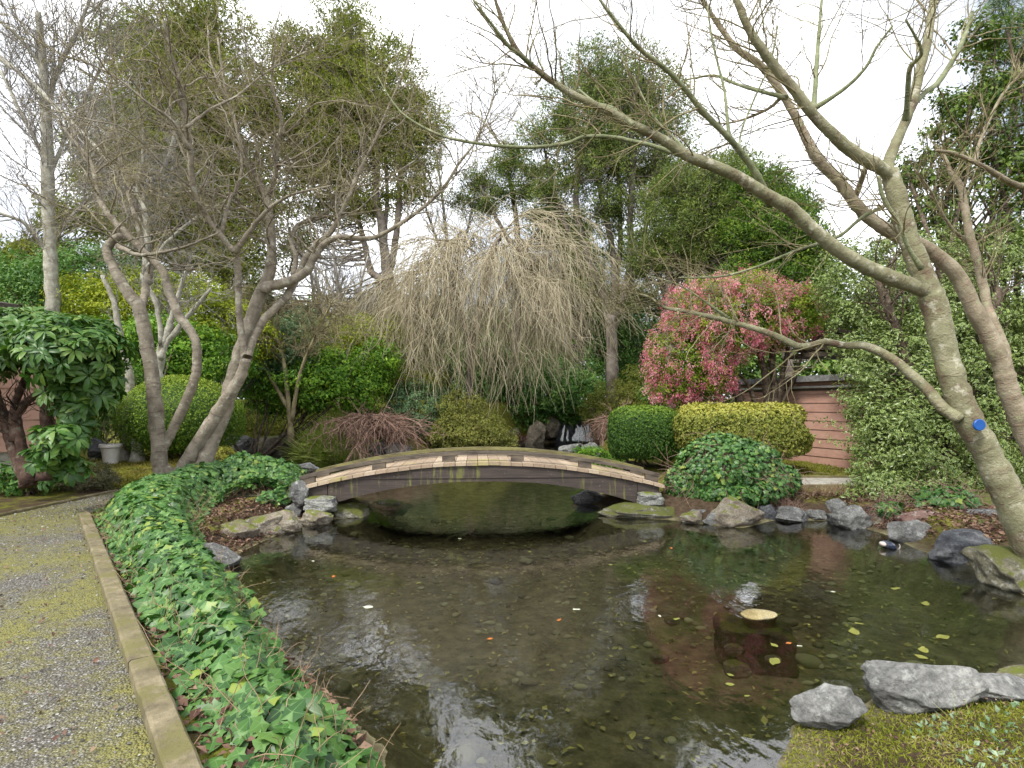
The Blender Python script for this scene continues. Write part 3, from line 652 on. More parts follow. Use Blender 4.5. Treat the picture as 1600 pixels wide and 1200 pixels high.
# floating leaves
fl={'y':('yellow_green',(.22,.22,.05)),'o':('orange',(.5,.16,.04)),'w':('pale',(.62,.62,.5))}
M_fl={k:leaf_mat('floating_'+v[0],[tuple(c*.8 for c in v[1]),v[1]],.5,.1) for k,v in fl.items()}
lab={'y':('yellow green oval leaf floating flat on the pond','yellow green leaves floating on the pond'),'o':('small orange leaf floating on the pond','orange leaves floating on the pond'),'w':('small whitish leaf floating on the pond','whitish leaves floating on the pond')}
T_OV=(np.array([[0,0,0,0,0]]+[[.5-.5*math.cos(a)+(.12 if abs(a-np.pi)<.1 else 0),.5*math.sin(a)*(1+.25*math.cos(a)+.08*math.sin(5*a)),.03*math.sin(3*a),0,0] for a in np.linspace(0,2*np.pi,18,endpoint=False)]),[np.array([list(range(1,19))])])
FL=[(1335,992,.13,'y','long yellow green floating leaf right of the square sunken block'),(1212,1029,.12,'y','large yellow green floating leaf below the yellow tan stone'),(1214,1012,.07,'y','small green floating leaf touching the large one below the yellow tan stone'),
(1442,1020,.11,'y','upper of two yellow leaves floating beyond the biggest foreground rock'),(1450,1031,.09,'y','lower of two yellow leaves floating beyond the biggest foreground rock'),(1335,974,.06,'y','small leaf floating just above the long yellow green one'),
(1393,921,.10,'y','yellow green leaf floating in the right half, farthest toward the bank rocks'),(1444,946,.11,'y','pale green round leaf floating toward the leaning trunk'),(1480,994,.12,'y','slim yellow green leaf floating nearest the right frame edge'),
(1146,1058,.05,'y','upper of two small leaves floating left of the pale foreground rock'),(1148,1071,.06,'y','lower of two small leaves floating left of the pale foreground rock'),(1053,969,.06,'y','small green leaf floating left of the sunken block'),
(1264,976,.03,'y','tiny green leaf floating right of the yellow tan stone'),(1163,1089,.035,'y','tiny leaf floating closest to the bottom, left of the foreground rocks'),(583,950,.10,'w','pale leaf floating alone near the ivy bed'),
(1029,962,.04,'w','white star like leaf floating left of the yellow tan stone'),(895,953,.06,'w','pale leaf floating in the middle of the pond'),(1245,1010,.035,'w','tiny whitish leaf floating beside an orange one below the yellow tan stone'),
(490,878,.045,'w','small white leaf floating off the left bank rocks'),(716,842,.04,'w','tiny white leaf floating in the shadow of the bridge'),(521,900,.06,'o','orange leaf floating off the left bank, leftmost orange one'),
(871,971,.05,'o','orange leaf floating in the middle of the pond, right of the other'),(770,998,.05,'o','orange leaf floating in the middle of the pond, nearer the camera'),(1236,1005,.05,'o','orange leaf floating just below the yellow tan stone'),
(1048,856,.06,'o','orange leaf floating near the ivy mound reflection'),(650,912,.05,'y','small yellow leaf floating left of the bridge reflection centre'),(958,883,.06,'y','small yellow leaf floating in the right part of the bridge reflection'),
(1010,846,.05,'y','small yellow leaf floating before the long mossy bridge stone'),(830,862,.05,'y','small yellow leaf floating under the centre of the bridge'),(1305,925,.05,'w','small pale leaf floating in the shed reflection')]
for i,(px,py,L,k,lb) in enumerate(FL):
    rng=RS(400+i); mb=MB(); a=rng.random()*6.28; leaves(mb,rng,np.zeros((1,3)),np.array([[0,0,1.]]),np.array([[math.cos(a),math.sin(a)*.6,0]]),L,L*.55,T_OV)
    o=mb.build('floating_leaf',M_fl[k]); g=G(px,py); o.location=(g[0],g[1],.006); tag(o,lb,'leaf',lab[k][1])
# ------------------------------------------------------------------ shed on the right
M_siding=plain_mat('siding',(.34,.19,.145),(.43,.26,.20),3,.75,.25,(1,1,1.5))
M_siding2=plain_mat('siding_faded',(.36,.20,.15),(.42,.26,.195),3,.75,.25,(1,1,1.5))
M_dark=plain_mat('dark_wood',(.03,.025,.02),(.08,.065,.05),6,.8,.4,(1,3,3))
M_roof=plain_mat('roofing',(.10,.10,.10),(.24,.24,.24),10,.9,.6)
M_gut=plain_mat('gutter',(.35,.35,.34),(.6,.6,.58),6,.5,.1)
M_thatch=plain_mat('bark_roof',(.06,.045,.035),(.20,.16,.12),14,.9,.9,(2,2,9))
def siding_wall(mb,A,B,z0,z1,n_in,bh=.2,th=.02,z1b=None):
    A=np.array(A,float);B=np.array(B,float);ni=np.array(n_in,float); z=z0; k=0
    z1b=z1 if z1b is None else z1b; rng=RS(7)
    while z<max(z1,z1b)-.01:
        ta=min(z+bh+.01,z1); tb=min(z+bh+.01,z1b)
        # lapped board: bottom edge proud
        o0=-ni*(th+.004); o1=-ni*.006; L3=lambda p,o,zz:[p[0]+o[0],p[1]+o[1],zz]
        if ta>z+.01 or tb>z+.01:
            mb.hexa(np.array([L3(A,o0,z),L3(B,o0,z),L3(B,ni*.0,z),L3(A,ni*.0,z)]),np.array([L3(A,o1,ta),L3(B,o1,tb),L3(B,ni*.0,tb),L3(A,ni*.0,ta)]),rng.random())
        z+=bh; k+=1
sA=np.array([5.86,14.75]); sB=np.array([7.25,11.15]); sd_=nrm(sB-sA); sn=np.array([-sd_[1],sd_[0]])  # into the shed (right/back)
if sn[0]<0: sn=-sn
shed=thing('garden_shed','red brown lap sided shed with grey flat roof behind the variegated holly','shed',(*sA,0))
mb=MB(); siding_wall(mb,sA,sB,.42,2.28,sn,.195); siding_wall(mb,sA,sA+sn*3,.42,2.28,sd_,.195)
L3=lambda q,z:[q[0],q[1],z]
q=[sA+sn*.02+sd_*.02,sB+sn*.02,sB+sn*3,sA+sn*3+sd_*.02]; mb.hexa(np.array([L3(p,.3) for p in q]),np.array([L3(p,2.27) for p in q])); mb.build('wall',M_siding,shed)
mb=MB(); q=[sA-sd_*.02-sn*.05,sB-sn*.05,sB-sn*.025,sA-sd_*.02-sn*.025]; mb.hexa(np.array([L3(p,2.06) for p in q]),np.array([L3(p,2.10) for p in q])); mb.build('trim_board',M_dark,shed)
mb=MB(); a=sA-sn*.085; b_=sB-sn*.085; pts=np.linspace([*a,2.14],[*b_,2.13],12); tubes(mb,pts[None],np.full((1,12),.028),8); mb.build('pipe',M_gut,shed)
mb=MB(); q=[sA-sd_*.05-sn*.05,sA+sd_*.09-sn*.05,sA+sd_*.09-sn*.036,sA-sd_*.05-sn*.036]; mb.hexa(np.array([L3(p,.42) for p in q]),np.array([L3(p,2.05) for p in q])); mb.build('corner_board',M_siding2,shed)
mb=MB(); q=[sA-sd_*.3-sn*.22,sB+sd_*.05-sn*.22,sB+sd_*.05+sn*3.2,sA-sd_*.3+sn*3.2]
mb.hexa(np.array([L3(p,2.30+(.15 if i>1 else 0)) for i,p in enumerate(q)]),np.array([L3(p,2.38+(.15 if i>1 else 0)) for i,p in enumerate(q)])); mb.build('roof',M_roof,shed)
mb=MB(); q=[sA-sd_*.32-sn*.25,sB+sd_*.07-sn*.25,sB+sd_*.07-sn*.222,sA-sd_*.32-sn*.222]; mb.hexa(np.array([L3(p,2.25) for p in q]),np.array([L3(p,2.37) for p in q])); mb.build('fascia_board',M_roof,shed)
mb=MB(); rng=RS(8)
for k in range(5):
    c=P(1292+k*5,556-k*9,12.9); mb.box(c,(1.25-.16*k,.9-.1*k,.10),ax=(1,.1,-.03*k))
o=tag(mb.build('layered_roof',M_thatch),'dark layered wooden roof cap showing above the shed by the holly','roof'); o['category']='roof'

# ------------------------------------------------------------------ house at left
hA=np.array([-8.95,11.35]); hB=np.array([-12.3,6.9]); hd=nrm(hB-hA); hn=np.array([-hd[1],hd[0]])
if hn[1]<0: hn=-hn   # into the house: away from camera/left
if hn@np.array([-1,1])<0: hn=-hn
house=thing('garden_house','pinkish tan lap sided building on a grey base behind the left rhododendron','building',(*hA,0))
mb=MB(); siding_wall(mb,hA,hB,.86,3.45,hn,.3,.022); siding_wall(mb,hA,hA+hn*5,.86,3.45,hd,.3,.022); 
q=[hA+hn*.02+hd*.02,hB+hn*.02,hB+hn*5,hA+hn*5+hd*.02]; mb.hexa(np.array([L3(p,.86) for p in q]),np.array([L3(p,3.44) for p in q])); mb.build('wall',M_siding2,house)
mb=MB(); q=[hA+hn*.05+hd*.03,hB+hn*.05,hB+hn*5,hA+hn*5+hd*.03]; mb.hexa(np.array([L3(p,.1) for p in q]),np.array([L3(p,.855) for p in q])); mb.build('foundation',M_conc,house)
mb=MB(); q=[hA-hn*.05-hd*.03,hA+hd*.1-hn*.05,hA+hd*.1-hn*.037,hA-hd*.03-hn*.037]; mb.hexa(np.array([L3(p,.86) for p in q]),np.array([L3(p,3.44) for p in q])); mb.build('corner_board',M_siding2,house)
mb=MB(); q=[hA+hd*.75-hn*.35,hB-hn*.35,hB+hn*3,hA+hd*.75+hn*3]; zz=[3.5,3.5,4.0,4.0]
mb.hexa(np.array([L3(p,z) for p,z in zip(q,zz)]),np.array([L3(p,z+.10) for p,z in zip(q,zz)])); mb.build('roof',M_dark,house)

# ------------------------------------------------------------------ white pot
M_pot=plain_mat('pot_plastic',(.48,.46,.42),(.62,.60,.56),5,.45,.05); M_soil=plain_mat('potting_soil',(.03,.02,.012),(.08,.055,.035),20,1,.8)
pY=12.6; pc=P(173,712,pY); zg=float(ground_z(pc[0],pc[1])); 
pot=thing('potted_shrub','white round plastic pot holding a few bare sticks, on the moss','potted plant',(pc[0],pc[1],zg))
def lathe(mb,prof,c,n=32):
    th=np.linspace(0,2*np.pi,n,endpoint=False); V=[[c[0]+r*math.cos(a),c[1]+r*math.sin(a),c[2]+z] for r,z in prof for a in th]; k=len(prof)
    mb.add(V,[np.array([[j*n+i,j*n+(i+1)%n,(j+1)*n+(i+1)%n,(j+1)*n+i] for j in range(k-1) for i in range(n)])])
mb=MB(); lathe(mb,[(.0,.0),(.135,.0),(.14,.01),(.185,.36),(.215,.365),(.222,.38),(.22,.43),(.21,.44),(.198,.435),(.19,.36),(.185,.355)],(pc[0],pc[1],zg)); mb.build('pot',M_pot,pot,smooth=False)
mb=MB(); lathe(mb,[(.195,.38),(.1,.40),(0.001,.405)],(pc[0],pc[1],zg)); mb.build('soil',M_soil,pot)
M_twig=bark_mat('twig_bark',(.16,.12,.08),(.26,.21,.15),(.36,.31,.24),scale=9)
mb=MB(); rng=RS(31)
S=np.array([[pc[0]+dx,pc[1],zg+.4] for dx in (-.09,.03,.08,-.03)]); D=np.array([[-.1,0,1],[.05,0,1],[.3,0,1],[-.35,0,.9]]); Pt,R=grow(rng,S,D,np.array([1.0,.85,.8,.5]),9,.06,(0,0,.03),np.array([.014,.010,.009,.009])); tubes(mb,Pt,R,5,rng=rng)
twigs(rng,mb,list(zip(Pt,R)),[(16,.1,.35,5,.12,(25,55),.005,.003)]); mb.build('stem',M_twig,pot)

# ------------------------------------------------------------------ waterfall
m,t=mat('white_water'); n=N_(t); b=n.new('BsdfPrincipled'); b.inputs['Base Color'].default_value=(.75,.78,.8,1); b.inputs['Roughness'].default_value=.25
trn=n.new('BsdfTransparent'); at=n.new('Attribute',attribute_name='inf'); sp=n.new('SeparateXYZ'); n.link(at.outputs['Vector'],sp.inputs[0])
mp=n.mapping(at.outputs['Vector'],(2,8,0)); f_=n.ramp(n.noise(mp,1.6,4,.6),[(.42,(0.05,.05,.05)),(.6,(.95,.95,.95))]); ms=n.new('MixShader'); n.link(f_,ms.inputs[0]); n.link(trn.outputs[0],ms.inputs[1]); n.link(b.outputs[0],ms.inputs[2]); o=n.new('OutputMaterial'); n.link(ms.outputs[0],o.inputs[0]); M_ww=m
mb=MB(); rng=RS(41)
for k in range(34):
    px=rng.choice([rng.normal(905,3.5),rng.normal(918,3),rng.uniform(880,890)],p=[.55,.35,.1]); y0=rng.uniform(663,672); n_=7; t_=np.linspace(0,1,n_)
    base=P(px,y0,25.2); end=P(px+rng.normal()*4,689,24.4); pts=base[None]*(1-t_[:,None])+end[None]*t_[:,None]; pts[:,2]=base[2]+(end[2]-base[2])*t_**1.6; pts+=rng.normal(size=pts.shape)*.015
    tubes(mb,pts[None],np.linspace(.02,.06,n_)[None]*rng.uniform(.5,1.2),5,rng=rng)
v2,f2=ICO[2]
for k in range(60):
    c=P(rng.uniform(898,928),rng.uniform(686,691),24.4); r=rng.uniform(.015,.05); mb.add(v2*[r*2,r,r*.5]+[c[0],c[1]+rng.normal()*.1,.01],f2,np.tile([0,0,.5],(len(v2),1)))
tag(mb.build('waterfall',M_ww,smooth=True),'small white waterfall falling over dark rocks into the upper pond','waterfall')

# ------------------------------------------------------------------ blue disc beside the leaning trunk, dark float in the shallows
M_blue=plain_mat('blue_plastic',(.006,.06,.26),(.01,.09,.34),3,.4,.02); M_wire=plain_mat('wire',(.1,.1,.1),(.2,.2,.2),3,.5,.02,metal=.8)
c=P(1530,664,5.25); disc=thing('blue_disc','bright blue round disc fixed on a short wire beside the leaning trunk','disc',c)
mb=MB(); n_=28; th=np.linspace(0,2*np.pi,n_,endpoint=False); V=[]
for (r,y) in ((.0,-.012),(.05,-.012),(.056,-.006),(.056,.006),(.05,.012),(0,.012)):
    V+=[[c[0]+r*math.cos(a),c[1]+y,c[2]+r*math.sin(a)*.95] for a in th]
mb.add(V,[np.array([[j*n_+i,j*n_+(i+1)%n_,(j+1)*n_+(i+1)%n_,(j+1)*n_+i] for j in range(5) for i in range(n_)])]); mb.build('disc',M_blue,disc)
mb=MB(); pts=np.linspace(c+[0,.013,.01],P(1515,650,5.38),6); tubes(mb,pts[None],np.full((1,6),.003),5); mb.build('wire',M_wire,disc)
M_float=plain_mat('float_shell',(.012,.016,.03),(.03,.04,.07),4,.12,.02,spec=.8); M_pale=plain_mat('float_rim',(.45,.38,.34),(.6,.52,.48),6,.5,.1)
g=G(1388,856); flt=thing('pond_float','glossy dark blue black oval object with pale nose lying in the shallows by the rocks','float',(g[0],g[1],0))
v,f=ICO[4]; q=v*np.array([.10,.075,.055]); q=q[:, :]; R_=.35; mb=MB(); q=np.stack([q[:,0]*math.cos(R_)+q[:,2]*math.sin(R_),q[:,1],-q[:,0]*math.sin(R_)+q[:,2]*math.cos(R_)],-1); mb.add(q+[g[0],g[1],.03],f); mb.build('shell',M_float,flt,smooth=True)
mb=MB(); q=v*np.array([.04,.05,.032])*(1+vnoise(RS(2),v,(3,6),(.08,.04)))[:,None]; mb.add(q+[g[0]-.075,g[1]-.01,.05],f); mb.build('nose',M_pale,flt,smooth=True)
mb=MB(); th=np.linspace(-2.4,.5,24); pts=np.stack([g[0]+.02+.085*np.cos(th),g[1]-.055+.0*th,.03+.055*np.sin(th)],-1); tubes(mb,pts[None],np.full((1,24),.006),5); mb.build('rim',M_pale,flt,smooth=True)
# ------------------------------------------------------------------ vegetation: shrubs and hedges
rgb=lambda *a:tuple(a)
M_box =leaf_mat('box_leaf',[(.05,.10,.012),(.12,.20,.02),(.22,.31,.035),(.36,.42,.06)],.5,.2)
M_yew =leaf_mat('yew_leaf',[(0.029,0.068,0.013),(0.064,0.135,0.022),(0.136,0.225,0.028),(0.256,0.330,0.039)],.5,.2)
M_gold=leaf_mat('golden_leaf',[(.10,.12,.015),(.24,.24,.03),(.38,.36,.05),(.5,.47,.10)],.5,.2)
M_bright=leaf_mat('bright_leaf',[(0.043,0.118,0.018),(0.109,0.237,0.024),(0.196,0.355,0.036),(0.370,0.507,0.048)],.4,.25)
M_lime=leaf_mat('lime_leaf',[(0.120,0.168,0.012),(0.240,0.300,0.020),(0.360,0.396,0.030),(0.456,0.456,0.050)],.5,.3)
M_rhod=leaf_mat('rhododendron_leaf',[(0.028,0.075,0.018),(0.056,0.138,0.027),(0.105,0.200,0.041),(0.196,0.275,0.054)],.4,.2,spec=.35)
M_laur=leaf_mat('laurel_leaf',[(0.042,0.104,0.029),(0.086,0.195,0.048),(0.156,0.288,0.071),(0.283,0.414,0.110)],.45,.25,spec=.25)
M_blue_l=leaf_mat('blue_green_leaf',[(0.050,0.092,0.050),(0.092,0.168,0.079),(0.168,0.269,0.130),(0.286,0.386,0.187)],.5,.2)
M_olive=leaf_mat('olive_leaf',[(0.075,0.088,0.018),(0.150,0.163,0.030),(0.237,0.250,0.045),(0.350,0.325,0.070)],.5,.25)
M_amber=leaf_mat('azalea_leaf',[(0.084,0.084,0.024),(0.180,0.192,0.042),(0.264,0.276,0.060),(0.360,0.288,0.120)],.5,.25)
M_holly=leaf_mat('holly_leaf',[(0.026,0.062,0.013),(0.058,0.112,0.022),(0.104,0.175,0.033),(0.169,0.237,0.044)],.35,.15,rimcol=(.38,.44,.15),rim0=.66,spec=.5)
M_pine=leaf_mat('pine_needle',[(0.048,0.074,0.026),(0.102,0.141,0.038),(0.173,0.223,0.052),(0.267,0.304,0.077)],.5,.2)
M_cyp=leaf_mat('cypress_spray',[(0.075,0.092,0.023),(0.149,0.176,0.031),(0.231,0.253,0.043),(0.330,0.337,0.066)],.5,.25)
M_dark_l=leaf_mat('dark_leaf',[(0.037,0.082,0.022),(0.079,0.150,0.031),(0.143,0.233,0.048),(0.253,0.329,0.065)],.5,.2)
M_ivy=leaf_mat('ivy_leaf',[(.014,.05,.010),(.032,.10,.018),(.058,.15,.026),(.11,.215,.045),(.25,.31,.05)],.42,.18,vein=(.20,.33,.12),spec=.38)
M_pink=leaf_mat('pink_flower',[(.50,.09,.20),(.68,.20,.34),(.80,.36,.48),(.88,.58,.64)],.6,.45)
M_brown_tw=bark_mat('brown_twig',(.16,.09,.07),(.27,.17,.13),(.38,.27,.21),scale=6)
M_stem=bark_mat('shrub_stem',(.05,.035,.025),(.11,.08,.06),(.20,.15,.11),scale=9,lichen=(.25,.25,.17))

def core(mb,c,r,k=.8,rng=None):
    v,f=ICO[3]; v=v*(1+(vnoise(rng,v,(3,6),(.10,.05)) if rng is not None else 0))[:,None] if rng is not None else v
    mb.add(v*np.asarray(r)*k+c,f,np.tile([.3,.5,.15],(len(v),1)))
def shrub(name,label,cat,Y,bl,nc,per,cr,L,W,mt,tmpl=T_QUAD,seed=0,stems=None,shell=.45,flat=.6,droop=.2,depth=.8,zmin=-9,group=None,stemmat=None,sr=.03,nstem=5):
    rng=RS(seed+1000); B=blobs_px(bl,Y,depth); c0=np.mean([b[0] for b in B],0)
    base=np.array([c0[0],c0[1],float(ground_z(c0[0],c0[1]))])
    if stems is not None: bb=P(stems[0],stems[1],Y); base=np.array([bb[0],bb[1],float(ground_z(bb[0],bb[1]))])
    t=thing(name,label,cat,base,group); mb=MB()
    cen=foliage(mb,rng,B,nc,per,cr,L,W,tmpl,shell,flat,droop,zmin=max(zmin,.02))
    mb.build('foliage',mt,t)
    # stems reaching from the base into the crown
    mb=MB(); pick=cen[rng.choice(len(cen),nstem*4)]
    for j in range(nstem):
        e=B[j%len(B)][0]+rng.normal(size=3)*B[j%len(B)][1]*.35; s=base+np.array([rng.normal()*.1,rng.normal()*.1,-.05]); mid=(s+e)/2+rng.normal(size=3)*.12*np.linalg.norm(e-s)*np.array([1,1,.3])
        pp=catmull([s,mid,e],6); rr=np.linspace(sr,sr*.3,len(pp)); tubes(mb,pp[None],rr[None],6,rng=rng)
        for e2 in pick[j*4:(j+1)*4]:
            i=rng.integers(4,len(pp)); q=catmull([pp[i],(pp[i]+e2)/2+rng.normal(size=3)*.08,e2],4); tubes(mb,q[None],np.linspace(sr*.35,sr*.12,len(q))[None],4,rng=rng)
    mb.build('stems',stemmat or M_stem,t); return t
def clipped(name,label,cat,c,r,mt,nl,L,W,seed,boxy=0.0,rot=0,zcut=None,bottom=-.6,lump=.03,tmpl=T_FOLD,top_rgb=None):
    """sheared shrub: leaves packed on a superellipsoid skin"""
    rng=RS(seed+2000); base=np.array([c[0],c[1],float(ground_z(c[0],c[1]))]); t=thing(name,label,cat,base)
    d=nrm(rng.normal(size=(nl,3)))
    def shape(d):
        if boxy>0:
            p=2+boxy; q=(np.abs(d)**p).sum(-1,keepdims=True)**(1/p); return d/q
        return d
    k=shape(d); k=k[k[:,2]>bottom]; 
    if boxy>0: nn=np.sign(k)*np.abs(k)**(1+boxy)/np.asarray(r)
    else: nn=k/np.asarray(r)
    nn=nrm(nn); v=k*(1+vnoise(RS(seed),k,(4,9,18),(lump,lump*.5,lump*.3)))[:,None]
    v=v*(1.02-.13*rng.random((len(v),1))**2)*np.asarray(r)
    c_,s_=math.cos(rot),math.sin(rot); R=np.array([[c_,-s_,0],[s_,c_,0],[0,0,1]]); v=v@R.T; nn=nn@R.T
    mb=MB(); N=nn+rng.normal(size=nn.shape)*.45; D=rng.normal(size=nn.shape)+nn*.7; s=rng.uniform(.7,1.3,len(v))
    up=np.clip(nn[:,2],0,1); vc=np.clip(.22+.5*up+rng.normal(size=len(v))*.17,0,1)   # leaf tone shifts to the paler end on upward faces
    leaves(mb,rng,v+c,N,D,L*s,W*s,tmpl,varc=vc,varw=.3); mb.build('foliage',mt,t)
    mb=MB(); vv,ff=ICO[4]; q=shape(vv)*.86; q[:,2]=np.maximum(q[:,2],bottom); q=(q*np.asarray(r))@R.T+c; mb.add(q,ff,np.tile([.3,.5,.1],(len(q),1))); mb.build('inner_growth',M_dark_l,t)
    mb=MB(); S=base+rng.normal(size=(7,3))*np.array([.12,.12,0]); D=rng.normal(size=(7,3))*.5+[0,0,1]; Pt,Rr=grow(rng,S,D,np.full(7,r[2]*1.2),7,.15,(0,0,.05),np.full(7,.025)); tubes(mb,Pt,Rr,5,rng=rng); mb.build('stems',M_stem,t)
    return t

# clipped dome, far left
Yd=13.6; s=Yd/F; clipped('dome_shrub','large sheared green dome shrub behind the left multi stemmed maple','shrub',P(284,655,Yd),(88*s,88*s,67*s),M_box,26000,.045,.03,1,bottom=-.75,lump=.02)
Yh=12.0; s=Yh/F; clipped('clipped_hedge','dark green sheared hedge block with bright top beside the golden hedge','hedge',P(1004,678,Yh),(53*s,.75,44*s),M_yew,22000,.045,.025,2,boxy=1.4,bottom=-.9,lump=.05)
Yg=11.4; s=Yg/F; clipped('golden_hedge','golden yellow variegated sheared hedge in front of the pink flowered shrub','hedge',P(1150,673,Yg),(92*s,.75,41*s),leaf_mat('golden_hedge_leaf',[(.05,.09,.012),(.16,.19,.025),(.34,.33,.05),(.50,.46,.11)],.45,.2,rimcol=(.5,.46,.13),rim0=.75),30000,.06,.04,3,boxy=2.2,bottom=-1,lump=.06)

# ivy mound, right of the bridge
def ivy_mound(name,label,Y,bl,n,L,seed,mt=M_ivy,depth=.8):
    rng=RS(seed+3000); B=blobs_px(bl,Y,depth); wt=np.array([(r[0]*r[1]*r[2])**(2/3) for c,r in B]); ib=rng.choice(len(B),n,p=wt/wt.sum())
    d=nrm(rng.normal(size=(n,3))); c=np.array([b[0] for b in B])[ib]; r=np.array([b[1] for b in B])[ib]
    v=c+r*d*(1+vnoise(RS(seed),d,(4,8),(.06,.04)))[:,None]*(1-.16*rng.random((n,1))); nn=nrm(d/r)
    keep=(v[:,2]>.04)
    for (cc,rr) in B: keep&=~((((v-cc)/(rr*.84))**2).sum(-1)<1)
    v=v[keep];nn=nn[keep]; base=np.array([B[0][0][0],B[0][0][1],float(ground_z(B[0][0][0],B[0][0][1]))]); t=thing(name,label,'ivy',base)
    mb=MB(); N=nn+rng.normal(size=nn.shape)*.45+[0,-.1,.3]; D=rng.normal(size=nn.shape)*.8+[0,0,-.6]; s=rng.uniform(.6,1.3,len(v)); leaves(mb,rng,v,N,D,L*s,L*s*.95,T_IVY,varc=rng.choice([.2,.4,.6,.9],len(v),p=[.3,.35,.25,.1]),varw=.6); mb.build('foliage',mt,t)
    mb=MB(); S=np.concatenate([cc+rr*nrm(rng.normal(size=(160,3)))*.9 for cc,rr in B]); S=S[S[:,2]>.05]; D=rng.normal(size=S.shape)+[0,0,-.4]; Pt,R=grow(rng,S,D,rng.uniform(.2,.6,len(S)),6,.25,(0,0,-.1),np.full(len(S),.005)); tubes(mb,Pt,R,4,rng=rng,cap=False)
    for cc,rr in B: core(mb,cc,rr,.80,rng)
    mb.build('stems',M_brown_tw,t); return t
ivy_mound('ivy_mound','big rounded mound of green ivy spilling over rocks at the right end of the bridge',9.35,[(1125,735,72,58),(1075,755,38,34),(1195,752,55,36),(1165,725,55,40),(1140,765,85,28)],15000,.068,1)
ivy_mound('ivy_clump','small bright green ivy clump on the right bank in front of the holly',8.2,[(1478,783,44,24),(1450,790,25,15),(1508,790,22,14)],1300,.085,2)
ivy_mound('ivy_sprig','little ivy sprig growing over the reddish rock on the right bank',8.1,[(1388,795,20,14)],260,.07,3)

# ivy bed at left: terrain-following carpet
def inpoly(p,poly):
    ins=np.zeros(len(p),bool); n=len(poly)
    for i in range(n):
        a=poly[i]; b=poly[(i+1)%n]; c=((a[1]>p[:,1])!=(b[1]>p[:,1])); xx=(b[0]-a[0])*(p[:,1]-a[1])/(b[1]-a[1]+1e-12)+a[0]; ins^=(c&(p[:,0]<xx))
    return ins
k0=kA+kn*0; side=np.array([1.0,0])
IV=[kC+[.3,-.1],kB+[.12,.08],kA+[.12,.0],kA+[.15,.9],(-5.3,8.9),(-4.6,9.9),(-3.5,10.2),(-3.35,8.9),(-3.75,8.3),g2(466,797),g2(420,800),g2(362,808),g2(322,832),g2(304,866),g2(345,897),g2(380,930),g2(412,1000),g2(452,1070),g2(515,1115),(-.62,2.7),(-.6,1.8)]
IV=np.array([np.array(p,float) for p in IV])
def poly_d(p,poly):
    d=np.full(len(p),1e9); n=len(poly)
    for i in range(n):
        a=poly[i]; b=poly[(i+1)%n]; e=b-a; w_=p-a; t=np.clip((w_@e)/(e@e+1e-12),0,1); d=np.minimum(d,np.hypot(*(w_-t[:,None]*e).T))
    return d
rng=RS(51)
p=np.stack([rng.uniform(IV[:,0].min(),IV[:,0].max(),110000),rng.uniform(IV[:,1].min(),IV[:,1].max(),110000)],-1); p=p[inpoly(p,IV)]
dd=poly_d(p,IV)
def ivy_h(p,dd):
    base=.22*ss(dd/.30)+.05
    back=.22*ss((p[:,1]-5.0)/3)*ss(dd/.5)+.28*np.exp(-(((p[:,0]+4.1)/.55)**2+((p[:,1]-9.0)/.6)**2))
    low=1-.6*ss((4.2-p[:,1])/1.6)
    return (base+back+.07*wob(p[:,0]*2.3,p[:,1]*2.3))*low
def ivyset(p,dd,L0,dens):
    k=rng.random(len(p))<dens(p); p=p[k];dd=dd[k]; h=ivy_h(p,dd); e=.05
    hx=(ivy_h(p+[e,0],poly_d(p+[e,0],IV))-h)/e; hy=(ivy_h(p+[0,e],poly_d(p+[0,e],IV))-h)/e
    gz=np.maximum(ground_z(p[:,0],p[:,1]),-.02); N=np.stack([-hx,-hy,np.ones(len(p))],-1)
    u=rng.random(len(p)); z=gz+h*(1-.55*u**2.2)+.01
    return np.column_stack([p,z]),N,gz
dens=lambda p: np.clip(.085+.18*ss((p[:,1]-4.5)/4),0,1)*(1-.45*ss((3.9-p[:,1])/1.2))
C,N,gz=ivyset(p,dd,.1,lambda p:dens(p)*4.3)
n_=len(C); N=nrm(N)+rng.normal(size=N.shape)*.36+[0,-.22,.15]; D=rng.normal(size=N.shape)*[1,1,.3]+[0,-.5,-.35]
L=rng.uniform(.55,1.25,n_)*np.where(C[:,1]<5,.10,.085); vc=rng.choice([.15,.35,.55,.75,.97],n_,p=[.22,.3,.27,.16,.05])
mb=MB(); leaves(mb,rng,C,N,D,L,L*.95,T_IVY,varc=vc,varw=.5); print('ivy',n_)
tag(mb.build('ivy_bed',M_ivy),'thick carpet of glossy green ivy between the gravel path and the pond','ivy',kind='stuff')
# stalks and dead leaves in the ivy
mb=MB(); k=rng.choice(n_,2600); S=C[k]*[1,1,0]+np.column_stack([np.zeros((2600,2)),gz[k]]); D=rng.normal(size=(2600,3))*.5+[0,0,.8]; Pt,R=grow(rng,S,D,rng.uniform(.1,.4,2600),6,.25,(0,0,-.05),np.full(2600,.0035)); tubes(mb,Pt,R,3,rng=rng,cap=False)
kk=C[:,1]<4.0; S=C[kk][:35]; D=rng.normal(size=S.shape)+[.3,0,.5]; Pt,R=grow(rng,S,D,rng.uniform(.15,.4,len(S)),7,.2,(0,0,-.06),np.full(len(S),.0028)); tubes(mb,Pt,R,3,rng=rng,cap=False)
M_vine=bark_mat('vine',(.22,.14,.08),(.38,.27,.16),(.5,.38,.25),scale=8); tag(mb.build('ivy_vines',M_vine),'thin tan runners and stalks of the ivy carpet','vines',kind='stuff')
M_litter=leaf_mat('litter',[(.06,.03,.025),(.12,.06,.045),(.19,.11,.08),(.30,.20,.14)],.8,.1)
